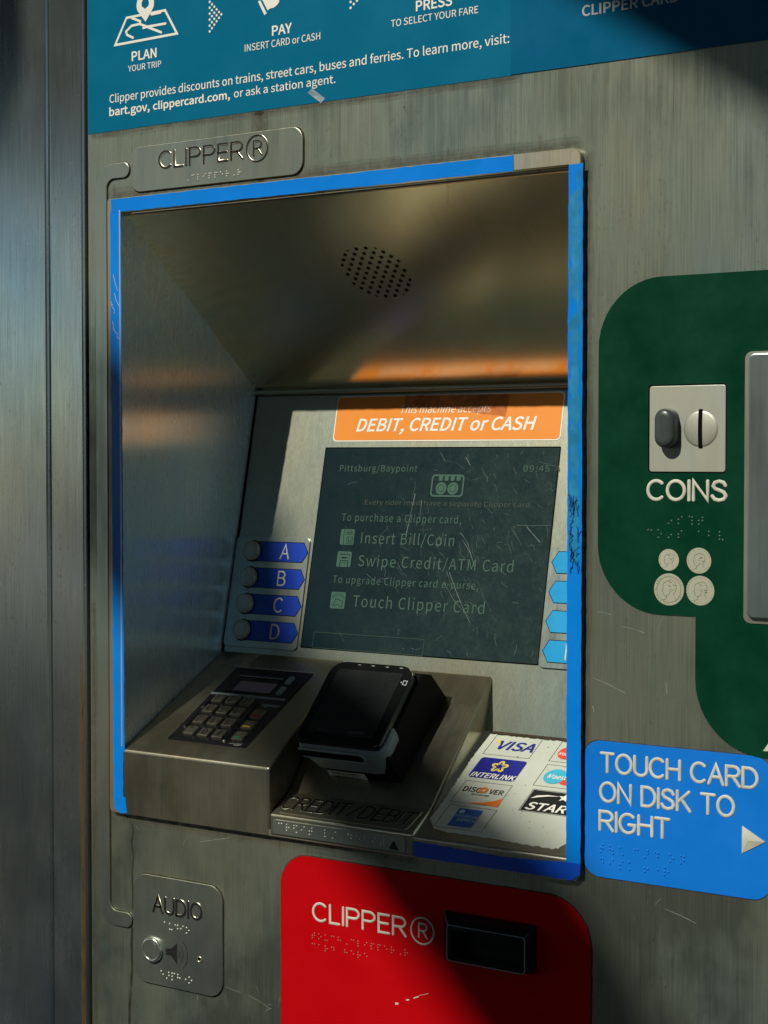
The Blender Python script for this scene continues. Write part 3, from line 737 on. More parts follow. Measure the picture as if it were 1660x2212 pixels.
# card outlet hood on the red panel
co_ = [FR.at(*c6(868, 402)), FR.at(*c6(1303, 470)), FR.at(*c6(1300, 760))]
ox0, ox1 = co_[0][0], co_[1][0]; oz1 = (co_[0][1]+co_[1][1])/2
RF = .020
Pf = Plane((0, -RF, 0), (0, 0, 1))
fx0 = Pf.at(*c6(874, 560))[0]; fx1 = Pf.at(*c6(1242, 620))[0]
fz1 = (Pf.at(*c6(880, 480))[1]+Pf.at(*c6(1240, 532))[1])/2; fz0 = (Pf.at(*c6(866, 645))[1]+Pf.at(*c6(1222, 702))[1])/2
cs = thing('card_outlet', 'black plastic card outlet hood on the red panel', 'card slot', ((ox0+ox1)/2, -.01, oz1-.03))
base = rrect(ox0, fz0-.004, ox1, oz1, .003); fr_ = rrect(fx0, fz0, fx1, fz1, .003); fi = rrect(fx0+.004, fz0+.0035, fx1-.004, fz1-.004, .002)
MB().loft(FR, [(base, .0005), (base, .004), (fr_, RF-.0015), (inset(fr_, .001), RF), (fi, RF), (fi, RF-.018)]).build('hood', M_black, cs)
e_ = MB(); e_.stroke(FR, fr_, .0009, RF-.0006, .0007, closed=True); e_.build('hood_edge', M_lip, cs)

g8 = crop(2250, 1000, 1.38275)
gxl = FR.at(*g8(201, 1000))[0]; gzt = (FR.at(*g8(500, 149))[1]+FR.at(*g8(1138, 110))[1])/2
gzb = (FR.at(*g8(470, 2011))[1]+FR.at(*g8(738, 2028))[1])/2; gxi = FR.at(*R1(907, 400))[0]; gz2 = FR.at(*R1(1215, 1060))[1]
rad = .057; rad2 = .060
def qarc(cx, cz, r, t0, t1, n=12): return [(cx+r*math.cos(math.radians(t0+(t1-t0)*k/n)), cz+r*math.sin(math.radians(t0+(t1-t0)*k/n))) for k in range(n+1)]
gp = qarc(gxl+rad, gzt-rad, rad, 90, 180)+qarc(gxl+rad, gzb+rad, rad, 180, 270)+[(gxi, gzb)]+qarc(gxi+rad2, gz2+rad2, rad2, 180, 270)+[(1.05, gz2), (1.05, gzt)]
gt = thing('green_panel', 'dark green painted coin panel reading COINS right of the recess', 'panel', (.7, 0, 1.35))
MB().solid(FR, gp, 0, .0009).build('painted_plate', M_green, gt)
la, ra_, ta = FR.at(*g8(466, 1392)), FR.at(*g8(918, 1398)), FR.at(*g8(600, 1268))
m_ = MB(); stroke_text(m_, FR, 'COINS', la[0], ra_[0], FR.at(*g8(600, 1392))[1], ta[1]-FR.at(*g8(600, 1393))[1], .0031, .0009, .0009); m_.build('lettering', M_cream, gt)
b_ = MB()
dots(b_, FR, g8, [(590, 1513), (607, 1497), (645, 1513), (645, 1490), (663, 1477), (705, 1475), (720, 1478), (720, 1497), (720, 1517), (757, 1517), (757, 1497), (778, 1480), (778, 1497),
    (478, 1548), (495, 1550), (533, 1550), (550, 1570), (533, 1590), (590, 1590), (605, 1575), (645, 1590), (645, 1572), (662, 1555), (757, 1557), (813, 1557), (813, 1580), (872, 1560), (872, 1580), (872, 1600), (890, 1603)], .0008, .0007, .0009)
b_.build('braille', coat('pale_green_bead', (.10, .17, .13), .3, .4), gt)  # beads paler than the panel paint
cc = crop(2550, 2150, 4.15)
for (cx, cy, rad_, kind) in ((530, 370, .00895, 0), (1030, 383, .0106, 1), (532, 860, .01325, 2), (1052, 880, .01213, 3)):
    a, b = FR.at(*cc(cx, cy))
    coin = MB().flat(FR, ell(a, b, rad_, n=40), .0011).build('printed_coin', M_coin, gt)
    d_ = MB(); R0 = rad_
    face = [(-.10, .52), (-.34, .42), (-.42, .22), (-.38, .05), (-.48, -.10), (-.38, -.16), (-.40, -.32), (-.22, -.42), (-.05, -.36), (.08, -.18)]
    d_.stroke(FR, [(a+x*R0, b+y*R0) for x, y in face], R0*.028, .0013)
    d_.stroke(FR, [(a+x*R0, b+y*R0) for x, y in [(-.1, .52), (.2, .62), (.42, .45), (.50, .15), (.42, -.12), (.30, -.3), (.46, -.62)]], R0*.026, .0013)
    d_.stroke(FR, [(a+x*R0, b+y*R0) for x, y in [(-.15, -.4), (-.2, -.6), (-.42, -.68)]], R0*.03, .0013)
    for _ in range(9):
        x, y = random.uniform(-.1, .4), random.uniform(-.1, .5); d_.stroke(FR, [(a+x*R0, b+y*R0), (a+(x+.18)*R0, b+(y-.03)*R0)], R0*.02, .0013)
    if kind == 2: d_.stroke(FR, ell(a, b, R0*.80, n=40), R0*.03, .0013, closed=True)
    for k in range(26):
        if random.random() < .3: continue
        t = math.radians(20+k*12.3)
        d_.stroke(FR, [(a+.86*R0*math.cos(t), b+.86*R0*math.sin(t)), (a+.92*R0*math.cos(t+.05), b+.92*R0*math.sin(t+.05))], R0*.03, .0013)
    d_.build('engraving', coat('coin_line_ink', (.20, .21, .15), .5), coin)
ta_ = px(FR, R1, [(1368, 1026), (1412, 965), (1455, 1030)])
MB().flat(FR, ta_, .0012).build('arrow_mark', M_cream, gt)
# coin unit on the green panel
cu_ = thing('coin_slot', 'square steel coin slot unit with a grey oval return knob on the green panel', 'coin slot', (.608, -.003, 1.425))
x0 = FR.at(*g8(487, 1000))[0]; x1 = FR.at(*g8(908, 1000))[0]; z1 = (FR.at(*g8(600, 752))[1]+FR.at(*g8(800, 747))[1])/2; z0 = (FR.at(*g8(600, 1225))[1]+FR.at(*g8(800, 1230))[1])/2
MB().flat(FR, rrect(x0-.0016, z0-.0008, x1+.0004, z1+.0012, .003), .0011).build('plate_gap', M_gap, cu_)
MB().solid(FR, rrect(x0, z0, x1, z1, .0024), .0009, .0021, .0004).build('plate', M_slotplate, cu_)
Pk = Plane((0, -.0145, 0), (0, 0, 1)); kc = Pk.at(*g8(557, 985)); kw_ = (Pk.at(*g8(612, 985))[0]-Pk.at(*g8(502, 985))[0])/2; kh_ = (Pk.at(*g8(557, 878))[1]-Pk.at(*g8(557, 1098))[1])/2
def caps(a, b, w, h, n=10):
    return qarc(a, b-h+w, w, 180, 360, n)+qarc(a, b+h-w, w, 0, 180, n)
MB().loft(FR, [(caps(*kc, kw_*1.02, kh_*1.02), .002), (caps(*kc, kw_, kh_), .0110), (caps(*kc, kw_*.9, kh_*.95), .0135), (caps(*kc, kw_*.68, kh_*.84), .0148), (caps(*kc, kw_*.3, kh_*.66), .0153)], smooth=True).build('return_knob', M_knob, cu_)
dc = FR.at(*g8(771, 990)); dr_ = FR.at(*g8(868, 990))[0]-dc[0]
MB().loft(FR, [(ell(*dc, dr_, n=40), .002), (ell(*dc, dr_*.93, n=40), .0027), (ell(*dc, dr_*.86, n=40), .0029), (ell(*dc, dr_*.5, n=40), .0034), (ell(*dc, dr_*.15, n=40), .0036)], smooth=True).build('slot_dome', M_slotplate, cu_)
zs0, zs1 = FR.at(*g8(770, 1097))[1], FR.at(*g8(770, 880))[1]
sl = MB(); w_ = .0017
DP = [(0, .0036), (.15, .0036), (.5, .0034), (.86, .0029), (.93, .0027), (1.0, .002), (1.2, .002)]
def prof_h(z):
    t = abs(z-dc[1])/dr_
    for (t0, h0), (t1, h1) in zip(DP, DP[1:]):
        if t <= t1: return h0+(h1-h0)*(t-t0)/(t1-t0)+.0004
    return .0024
n_ = 14
for k in range(n_):
    za_, zb_ = zs0+(zs1-zs0)*k/n_, zs0+(zs1-zs0)*(k+1)/n_
    sl.face([FR.w(dc[0]-w_, za_, prof_h(za_)), FR.w(dc[0]+w_, za_, prof_h(za_)), FR.w(dc[0]+w_, zb_, prof_h(zb_)), FR.w(dc[0]-w_, zb_, prof_h(zb_))])
sl.build('slot_opening', M_gap, cu_)
# bill hatch at the right edge
hx = FR.at(*g8(1012, 1000))[0]; hz1 = FR.at(*g8(1080, 560))[1]; hz0 = FR.at(*g8(1080, 2066))[1]
ht = thing('bill_hatch', 'plain grey steel hatch set in the green panel at the right edge', 'hatch', (hx+.1, -.003, (hz0+hz1)/2))
MB().solid(FR, rrect(hx, hz0, hx+.22, hz1, .006), .0009, .0016).build('hatch_gap', M_rim, ht)
MB().solid(FR, rrect(hx+.0035, hz0+.004, hx+.216, hz1-.0015, .006), .0010, .0050, .0015).build('hatch_plate', M_plate, ht)

bx0 = FR.at(*R1(141, 1400))[0]; bz1 = (FR.at(*R1(262, 952))[1]+FR.at(*R1(1190, 1053))[1])/2; bz0 = (FR.at(*R1(282, 1884))[1]+FR.at(*R1(1320, 2042))[1])/2
bx1 = FR.at(*R1(1432, 1500))[0]
bs = thing('touch_sign', 'bright blue sign reading TOUCH CARD ON DISK TO RIGHT in raised cream letters', 'sign', ((bx0+bx1)/2, 0, (bz0+bz1)/2))
MB().solid(FR, rrect(bx0, bz0, bx1, bz1, .0165), 0, .0006).build('painted_plate', M_sign, bs)
MB().flat(FR, rough_edge(rrect(bx0-.0008, bz0-.0009, bx1, bz1+.0006, .0165), .005, .0002), .0001).build('grime', M_grime, bs)
m_ = MB()
for s, l, r, bl_, tp in (('TOUCH CARD', (256, 1170), (1338, 1250), [(302, 1176), (1285, 1294)], [(302, 1027), (1240, 1136)]),
                         ('ON DISK TO', (251, 1380), (1178, 1450), [(385, 1390), (1000, 1468)], [(385, 1242), (1000, 1312)]),
                         ('RIGHT', (247, 1570), (737, 1620), [(258, 1570), (685, 1630)], [(258, 1427), (700, 1476)])):
    bl = sum(FR.at(*R1(*p))[1] for p in bl_)/2; tz = sum(FR.at(*R1(*p))[1] for p in tp)/2
    m_ = MB(); stroke_text(m_, FR, s, FR.at(*R1(*l))[0], FR.at(*R1(*r))[0], bl, tz-bl, .0028, .0006, .0006, gap=.17); m_.build('lettering', M_cream, bs)
tr_ = px(FR, R1, [(1224, 1722), (1383, 1645), (1226, 1534)])
ce_ = (sum(p[0] for p in tr_)/3-.001, sum(p[1] for p in tr_)/3)
MB().loft(FR, [(tr_, .0006), (tr_, .0012), ([(p[0]*.12+ce_[0]*.88, p[1]*.12+ce_[1]*.88) for p in tr_], .0026)]).build('arrow', M_cream, bs)
b_ = MB()
dots(b_, FR, R1, [(278, 1663), (262, 1683), (278, 1688), (262, 1712), (325, 1672), (325, 1695), (345, 1700), (345, 1725), (392, 1683), (412, 1730), (412, 1778), (392, 1798), (392, 1825), (262, 1757), (278, 1760), (278, 1783), (325, 1790), (345, 1768),
    (457, 1783), (457, 1833), (495, 1697), (515, 1698), (583, 1705), (583, 1725), (562, 1750), (632, 1715), (652, 1722), (652, 1745), (735, 1730), (757, 1758), (735, 1780), (808, 1740), (828, 1745), (828, 1770), (808, 1790), (562, 1822), (583, 1828), (562, 1848), (652, 1835),
    (697, 1820), (697, 1845), (720, 1850), (697, 1868)], .0010, .0008, .0006)
b_.build('braille', M_sign, bs)

# ------------------------------------------------------------------ blue tape on the rim
TG = 'strips of blue tape round the recess'
def tape(pts, mat, label, h=.0003, amp=.00035):
    mb = MB(); mb.solid(RIM, rough_edge(pts, .006, amp), h-.0002, h)
    return tag(mb.build('blue_tape', mat), label, 'tape', TG)
rx_ = lambda U, V: RIM.at(U, V)
tz1 = (rx_(242, 431)[1]+rx_(1110, 336)[1])/2; tz0 = (rx_(242, 460)[1]+rx_(1110, 369)[1])/2
tape([(rx_(241, 445)[0], tz0), (rx_(1111, 350)[0], tz0), (rx_(1109, 350)[0], tz1), (rx_(241, 445)[0], tz1)], M_tape, 'blue tape strip along the top edge of the recess', .0006)
tl0, tl1 = rx_(241, 1000)[0], rx_(264, 1000)[0]
tape([(rx_(247, 1700)[0], rx_(250, 1732)[1]), (rx_(267, 1700)[0], rx_(265, 1732)[1]), (rx_(267, 1640)[0], rx_(266, 1625)[1]), (rx_(270, 1600)[0], rx_(270, 1622)[1]), (tl1, tz0+.0002), (tl0, tz0+.0002)], M_tape, 'blue tape strip down the left edge of the recess', .0004)
tape([(rx_(249, 1745)[0], rx_(249, 1745)[1]), (rx_(262, 1757)[0], rx_(262, 1757)[1]), (rx_(276, 1757)[0], rx_(276, 1757)[1]), (rx_(272, 1722)[0], rx_(272, 1722)[1]), (rx_(249, 1722)[0], rx_(249, 1722)[1])], M_tape, 'short blue tape scrap at the lower left corner of the recess', .0007)
tr0, tr1 = XR+.0001, rx_(1258.5, 900)[0]
rt_ = tape([(tr0, rx_(1224, 1862)[1]), (tr1, rx_(1256, 1868)[1]), (tr1, rx_(1260, 352)[1]), (tr0, rx_(1226, 356)[1])], M_tape, 'blue tape strip with worn teal patches down the right edge', .0005)
wz1, wz0 = rx_(1240, 358)[1], rx_(1240, 1215)[1]
ww = MB(); pl_ = []
zz = wz0
Lp, Rp = [], []
k = 0
while zz < wz1:
    top = (zz-wz0)/(wz1-wz0)
    Lp.append((tr0+.0012+random.uniform(0, .003)+(.006 if top > .93 else 0)+(.005 if .62 < top < .66 else 0), zz)); Rp.append((tr1-.0012-random.uniform(0, .003), zz)); zz += .0045
ww.solid(RIM, Lp[:1]+Rp+Lp[:0:-1], .0005, .00065)
tag(ww.build('tape_residue', M_tapeworn), 'teal worn film over the right blue tape strip', 'tape')
sc1 = MB()
for _ in range(34):
    a = random.uniform(tr0+.002, tr1-.003); b = RIM.at(1240, random.uniform(1085, 1240))[1]; l = random.uniform(.003, .012)
    sc1.stroke(RIM, [(a, b), (a+random.uniform(-.001, .002), b+l*.5), (a+random.uniform(-.002, .003), b+l)], random.uniform(.0004, .0012), .0009)
sc1.build('scuff_marks', M_tapescuff, bpy.data.objects['tape_residue'])
c4b = crop(0, 400, 2.01143); sc2 = MB()
for pts in ([(915, 1405), (930, 1470), (950, 1535)], [(925, 1555), (938, 1610), (962, 1660)], [(897, 1620), (905, 1660), (925, 1690), (922, 1720)], [(912, 1780), (918, 1840), (935, 1870), (955, 1885)], [(945, 1900), (960, 1925)], [(900, 1640), (912, 1650)]):
    sc2.stroke(RIM, px(RIM, c4b, pts), .0005, .0006)
sc2.build('scuff_marks', M_cream, next(o for o in bpy.data.objects if o.get('label', '').startswith('blue tape strip down')))
bz_ = lambda U, V: RIM.at(U, V)
bt0 = (bz_(895, 1851)[1]+bz_(1235, 1901)[1])/2
tape([(rx_(894, 1840)[0], bt0), (rx_(1236, 1890)[0], bt0), (rx_(1255, 1880)[0], bt0+.006), (rx_(1255, 1880)[0], rx_(1250, 1866)[1]), (tr0, rx_(1222, 1862)[1]), (rx_(1100, 1850)[0], rx_(1100, 1850)[1]-.001), (rx_(1000, 1832)[0], rx_(1000, 1832)[1]-.0012), (rx_(894, 1817)[0], rx_(894, 1817)[1])], M_tapeshade, 'shade-darkened blue tape strip along the lower right edge of the recess', .0010, .0003)

# ------------------------------------------------------------------ recess: notice, screen, buttons
nt_ = thing('orange_notice', 'orange notice reading DEBIT, CREDIT or CASH above the screen', 'notice', (.25, .21, 1.44))
ob0, ob1 = .2340, .2842
x0, x1 = .1122, .3868
MB().solid(BK, rrect(x0, ob0, x1, ob1, .005), 0, .0004).build('white_border', M_white, nt_)
MB().flat(BK, rrect(x0+.0013, ob0+.0013, x1-.0013, ob1-.0013, .0042), .0006).build('sheet', M_orange, nt_)
k4 = crop(1200, 1500, 1.38333)
t_ = MB()
text(t_, BK, 'This machine accepts', k4(560, 213), k4(1060, 205), k4(560, 170), h=.0008, shear=.22, bold=.002)
text(t_, BK, 'DEBIT, CREDIT or CASH', k4(312, 312), k4(1308, 303), k4(312, 243), h=.0008, shear=.22, bold=.03)
t_.build('lettering', M_white, nt_)
ctp = MB(); ctp.flat(BK, rough_edge(px(BK, k4, [(590, 112), (1165, 108), (1140, 232), (1010, 215), (830, 180), (575, 185)]), .004, .0004), .0010); tag(ctp.build('clear_tape_patch', M_clear), 'torn brownish clear tape patch on the orange notice', 'tape')

ds = thing('display_screen', 'dark scratched display screen with dim green menu text', 'screen', (.246, .18, 1.3))
sx0, sx1, sb0, sb1 = .1053, .3872, .0105, .2265
MB().ring(BK, rrect(sx0-.0012, sb0-.0012, sx1+.0012, sb1+.0012, .001), rrect(sx0, sb0, sx1, sb1, .0005), .0004).build('bezel', M_gap, ds)
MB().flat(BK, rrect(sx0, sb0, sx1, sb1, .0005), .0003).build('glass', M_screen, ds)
kw = dict(h=.0007, space=1.06, name='menu_text')
tline(ds, M_glow, BK, 'Pittsburg/Baypoint', k4(222, 530), k4(650, 540), k4(222, 495), **kw)
tline(ds, M_glow, BK, '09:45', k4(1238, 533), k4(1382, 538), k4(1238, 499), **kw)
tline(ds, M_glow, BK, 'To purchase a Clipper card,', k4(232, 808), k4(893, 822), k4(232, 768), **kw)
tline(ds, M_glow, BK, 'Insert Bill/Coin', k4(338, 931), k4(852, 948), k4(338, 872), **kw)
tline(ds, M_glow, BK, 'Swipe Credit/ATM Card', k4(322, 1060), k4(1180, 1090), k4(322, 1000), **kw)
tline(ds, M_glow, BK, 'To upgrade Clipper card e-purse,', k4(182, 1152), k4(988, 1186), k4(182, 1112), **kw)
tline(ds, M_glow, BK, 'Touch Clipper Card', k4(292, 1285), k4(1020, 1320), k4(292, 1222), **kw)
tline(ds, M_glow3, BK, 'Every rider must have a separate Clipper card', k4(360, 718), k4(1272, 732), k4(360, 692), h=.0007, name='small_text'); tline(ds, M_glow3, BK, 'A', k4(1416, 535), k4(1440, 535), k4(1416, 500), h=.0007, name='small_text')
i_ = MB()
def irect(P, K, pts, r=.0012):
    q = px(P, K, pts); a0, a1 = (q[0][0]+q[3][0])/2, (q[1][0]+q[2][0])/2; b1, b0 = (q[0][1]+q[1][1])/2, (q[2][1]+q[3][1])/2
    return a0, b0, a1, b1
a0, b0, a1, b1 = irect(BK, k4, [(730, 550), (912, 553), (905, 675), (725, 675)])
i_.ring(BK, rrect(a0, b0, a1, b1, .004), rrect(a0+.0018, b0+.0018, a1-.0018, b1-.0018, .0028), .0007)
w2 = a1-a0; h2 = b1-b0
for k in range(4): i_.flat(BK, rrect(a0+w2*(.22+.18*k), b0+h2*.72, a0+w2*(.34+.18*k), b0+h2*.93, .0008), .0007)
for k in (.32, .68):
    i_.ring(BK, ell(a0+w2*k, b0+h2*.38, h2*.28, n=24), ell(a0+w2*k, b0+h2*.38, h2*.17, n=24), .0007); i_.flat(BK, ell(a0+w2*k, b0+h2*.38, h2*.15), .0007)
for n_i, pts in enumerate(([(232, 852), (306, 855), (298, 942), (220, 938)], [(212, 975), (290, 978), (280, 1065), (202, 1060)], [(178, 1200), (258, 1202), (246, 1296), (166, 1290)])):
    a0, b0, a1, b1 = irect(BK, k4, pts); w2 = a1-a0; h2 = b1-b0
    i_.build('menu_icon', M_glow2, ds); i_ = MB(); i_.flat(BK, rrect(a0, b0, a1, b1, .0018), .0006)
i_.build('menu_icon', M_glow2, ds)
for n_i, pts in enumerate(([(232, 852), (306, 855), (298, 942), (220, 938)], [(212, 975), (290, 978), (280, 1065), (202, 1060)], [(178, 1200), (258, 1202), (246, 1296), (166, 1290)])):
    d_ = MB(); a0, b0, a1, b1 = irect(BK, k4, pts); w2 = a1-a0; h2 = b1-b0
    S = lambda L_, w=.0005: d_.stroke(BK, [(a0+x*w2, b0+y*h2) for x, y in L_], w, .0008)
    if n_i == 0:
        S([(.3, 1), (.22, .5), (.3, 0)]); S([(.4, .68), (.95, .68)]); S([(.4, .8), (.95, .8)]); S([(.55, .68), (.55, .95)]); S([(.75, .68), (.75, .95)]); S([(.5, .08), (.5, .5), (.9, .5), (.9, .08), (.5, .08)]); S([(.62, .4), (.62, .2), (.8, .2), (.8, .4)], .0007)
    elif n_i == 1:
        S([(.15, .8), (.85, .8), (.9, .68)], .0007); S([(.3, .9), (.3, .8)]); S([(.5, .95), (.5, .8)]); S([(.7, .92), (.7, .8)]); S([(.25, .02), (.25, .4), (.8, .4), (.8, .02)], .0008); S([(.35, .6), (.7, .6)], .0016); S([(.35, .25), (.7, .25)])
    else:
        S([(.2, .15), (.35, .6), (.85, .45), (.8, .1)], .0007); S([(.2, .15), (.5, .25), (.8, .1)])
        for t in range(25, 160, 18): S([(.5+.35*math.cos(math.radians(t)), .5+.28*math.sin(math.radians(t))), (.5+.48*math.cos(math.radians(t)), .5+.45*math.sin(math.radians(t)))])
    d_.build('icon_lines', M_screen, ds)
o_ = MB(); a0, b0, a1, b1 = irect(BK, k4, [(80, 1420), (690, 1462), (683, 1555), (68, 1510)])
o_.ring(BK, rrect(a0, b0, a1, b1, .001), rrect(a0+.0006, b0+.0006, a1-.0006, b1-.0006, .001), .0006); o_.build('prompt_box', glow('screen_outline', (.0, .25, .15), .10), ds)
scr = MB()
for k in range(240):
    a = sx0+(sx1-sx0)*min(.98, max(.12, random.gauss(.62, .24))); b = sb0+(sb1-sb0)*min(.97, max(.03, random.gauss(.5, .27)))
    t = random.gauss(-55, 28) if random.random() < .75 else random.uniform(0, 180)
    l = random.expovariate(1/.008)+.001; t = math.radians(t); c = random.uniform(-.15, .15)*l
    p0, p2 = (a, b), (a+l*math.cos(t), b+l*math.sin(t)); p1 = ((p0[0]+p2[0])/2-c*math.sin(t), (p0[1]+p2[1])/2+c*math.cos(t))
    if not (sx0+.002 < p2[0] < sx1-.002 and sb0+.002 < p2[1] < sb1-.002): continue
    scr.stroke(BK, [p0, p1, p2], random.choice((.00010, .00014, .00022)), .0009)
for pts, w in (([(640, 660), (622, 740), (610, 800), (590, 885)], .0009), ([(678, 690), (665, 800)], .0005), ([(1258, 840), (1290, 880), (1330, 925)], .0008), ([(1205, 832), (1310, 835), (1390, 832)], .0003),
               ([(905, 915), (945, 985), (968, 1058)], .0006), ([(890, 870), (930, 930), (950, 1000)], .0004), ([(830, 1090), (860, 1180), (905, 1290), (945, 1375)], .0005), ([(800, 1150), (850, 1240), (900, 1300)], .0004), ([(780, 430), (805, 475)], .0004), ([(920, 455), (945, 500)], .0006)):
    scr.stroke(BK, px(BK, k4, pts), w, .0009)
scr.build('scratches', M_scr2, ds)

BG = 'lettered button plates beside the screen'
def button_plate(mirror, letters, lab, labelmat):
    fx = (lambda a: .4926-a) if mirror else (lambda a: a)
    root = thing('button_plate', lab, 'button plate', (fx(.05), .17, 1.255), BG)
    def fl(pts): 
        q = [(fx(a), b) for a, b in pts]
        return q[::-1] if mirror else q
    A0, A1, B0, B1 = (.0022, .1005, .0052, .1275) if not mirror else (.0022, .1035, .0072, .1265)
    MB().solid(BK, fl(rrect(A0, B0, A1, B1, .0055)), 0, .0022, .0004).build('plate', M_plate, root)
    for i, ch in enumerate(letters):
        b = BK.at(*crop(850, 2050, 3.32)(560-51.7*i, 515+348.3*i))[1]
        hw = .0104
        lm = MB(); lm.flat(BK, fl([(.030, b-hw), (.0935, b-hw), (.0995, b), (.0935, b+hw), (.030, b+hw)]), .0026)
        lab_ = lm.build('button_label', labelmat, root)
        e = MB(); e.ring(BK, fl([(.029, b-hw-.0007), (.0938, b-hw-.0007), (.1004, b), (.0938, b+hw+.0007), (.029, b+hw+.0007)]), fl([(.030, b-hw), (.0935, b-hw), (.0995, b), (.0935, b+hw), (.030, b+hw)]), .0025); e.build('label_groove', M_gap, lab_)
        w3 = .0122*(SF[ch][0]/.66)
        la0 = fx(.0698)-w3/2
        m_ = MB(); stroke_text(m_, BK, ch, la0, la0+w3, b-.0083, .0168, .0019, .0026, .0006); m_.build('lettering', M_cream, lab_)
        bd = MB()
        ba = fx(.0482)-.0012
        braille(bd, BK, ch.lower(), ba, b+.0024, .006, .0023, .0007, .0006, .0026); bd.build('braille', labelmat, lab_)
        bc_ = (fx(.0263), b); r = .0107
        MB().flat(BK, ell(*bc_, r*1.13), .0028).build('button_gap', M_gap, lab_)
        bb = MB().loft(BK, [(ell(*bc_, r*1.02), .0022), (ell(*bc_, r), .0068), (ell(*bc_, r*.97), .0074), (ell(*bc_, r*.80), .0083), (ell(*bc_, r*.77), .0076)], smooth=True).build('push_button', M_button, root)
        MB().loft(BK, [(ell(*bc_, r*.77), .0075), (ell(*bc_, r*.74), .0082)]).build('button_face', M_button, bb)
    return root
button_plate(False, 'ABCD', 'steel plate of four round buttons lettered A B C D left of the screen', M_btnshade)
button_plate(True, 'EFGH', 'steel plate with sun-brightened blue arrows partly hidden right of the screen', M_btnsun)

# ------------------------------------------------------------------ keypad terminal
kp = thing('keypad_terminal', 'black payment keypad with metal number keys sunk into the left shelf', 'keypad', (.09, .08, 1.15))
k2_ = crop(700, 2650, 3.01818)
f5 = crop(400, 2600, 1.66)
P0 = SH.at(*f5(466, 601)); P1 = SH.at(*f5(990, 656)); P2 = SH.at(*f5(1396, 160)); P3 = SH.at(*f5(890, 112))
kx0, kx1, kb0, kb1 = (P0[0]+P3[0])/2, (P1[0]+P2[0])/2, (P0[1]+P1[1])/2, (P2[1]+P3[1])/2
MB().solid(SH, rrect(kx0, kb0, kx1, kb1, .0015), -.004, .0008).build('faceplate', M_black, kp)
e_ = MB(); e_.stroke(SH, [(kx0, kb1+.0004), (kx1, kb1+.0004)], .0012, .0006, .0008); e_.stroke(SH, [(kx0-.0003, kb0), (kx0-.0003, kb1)], .0006, .0006, .0004); e_.build('faceplate_edge', M_letter, kp)
sc_ = MB()
d0 = irect(SH, k2_, [(775, 140), (1330, 188), (1160, 402), (590, 345)]); i0 = irect(SH, k2_, [(800, 230), (1262, 275), (1155, 398), (700, 348)])
sc_.loft(SH, [(rrect(*d0, .003), .0008), (rrect(*d0, .003), .0018), (inset(rrect(*d0, .003), .0012), .0018), (inset(rrect(*d0, .003), .0020), .0009)]).build('display_frame', M_black, kp)
MB().flat(SH, rrect(*i0, .001), .0012).build('display', M_kglow, kp)
tb = MB(); tb.stroke(SH, px(SH, k2_, [(785, 172), (1310, 218)]), .0016, .0018); tb.build('display_glint_edge', M_lip, kp)
rd = MB(); rd.stroke(SH, px(SH, k2_, [(452, 378), (1322, 463)]), .0028, .0008, .0016)
rd.build('divider_ridge', M_lip, kp)
for pts in ([(482, 415), (345, 545)], [(285, 628), (132, 785)], [(1008, 505), (600, 955)]):
    gr = MB(); gr.stroke(SH, px(SH, k2_, pts), .0030, .0008, .0018); gr.build('guide_ridge', M_black, kp)
for p in ((345, 543), (130, 783), (598, 957)):
    gb = MB(); gb.dot(SH, *SH.at(*k2_(*p)), .0020, .0018, .0008); gb.build('ridge_end', M_keys, kp)
KK = [('1', 540, 456), ('2', 707, 472), ('3', 880, 494), ('4', 430, 582), ('5', 598, 600), ('6', 766, 620), ('7', 318, 710), ('8', 487, 732), ('9', 660, 752), ('*', 203, 842), ('0', 372, 866), ('#', 546, 888)]
KW, KH = .0066, .0064
for ch, x, y in KK:
    a, b = SH.at(*k2_(x, y))
    ko = MB().solid(SH, rrect(a-KW, b-KH, a+KW, b+KH, .0012), .0008, .0036, .0008).build('key', M_keys, kp)
    t_ = MB(); wd = .0062 if ch in '0#' else .0050
    if ch == '*': put(t_, SH, '*', a-.002, a+.002, b-.004, .0078, h=.0039)
    else:
        off = -.0018 if ch not in '0#' else 0
        put(t_, SH, ch, a+off-(.0012 if ch == '1' else wd/2), a+off+(.0012 if ch == '1' else wd/2), b-.0042, .0084, h=.0039, bold=.02)
        if ch in '23456789':
            for q_ in range(3): t_.stroke(SH, [(a+.0028, b+.003-q_*.0022), (a+.0048, b+.003-q_*.0022)], .0007, .0039)
    t_.build('lettering', M_ink, ko)
for ch, x, y, mt in (('X', 1012, 645, M_ired), ('<', 903, 780, M_iyel), ('O', 790, 912, M_igrn)):
    a, b = SH.at(*k2_(x, y))
    ko = MB().solid(SH, rrect(a-.0070, b-.0064, a+.0070, b+.0064, .0012), .0008, .0036, .0008).build('function_key', M_keys, kp)
    t_ = MB()
    if ch == 'X': t_.stroke(SH, [(a-.002, b-.0005), (a+.002, b+.0045)], .0008, .0039); t_.stroke(SH, [(a-.002, b+.0045), (a+.002, b-.0005)], .0008, .0039)
    elif ch == '<': t_.stroke(SH, [(a+.002, b+.0045), (a-.0015, b+.002), (a+.001, b-.0005)], .0008, .0039)
    else: t_.stroke(SH, ell(a, b+.0022, .0022, n=18), .0008, .0039, closed=True)
    t_.build('symbol', M_letter if ch != 'X' else M_keys, ko)
    if ch == 'X': MB().flat(SH, ell(a, b-.0040, .0046, .0012, 20), .0039).build('colour_mark', mt, ko)
    else: MB().flat(SH, rrect(a-.0048, b-.0052, a+.0048, b-.0028, .001), .0039).build('colour_mark', mt, ko)
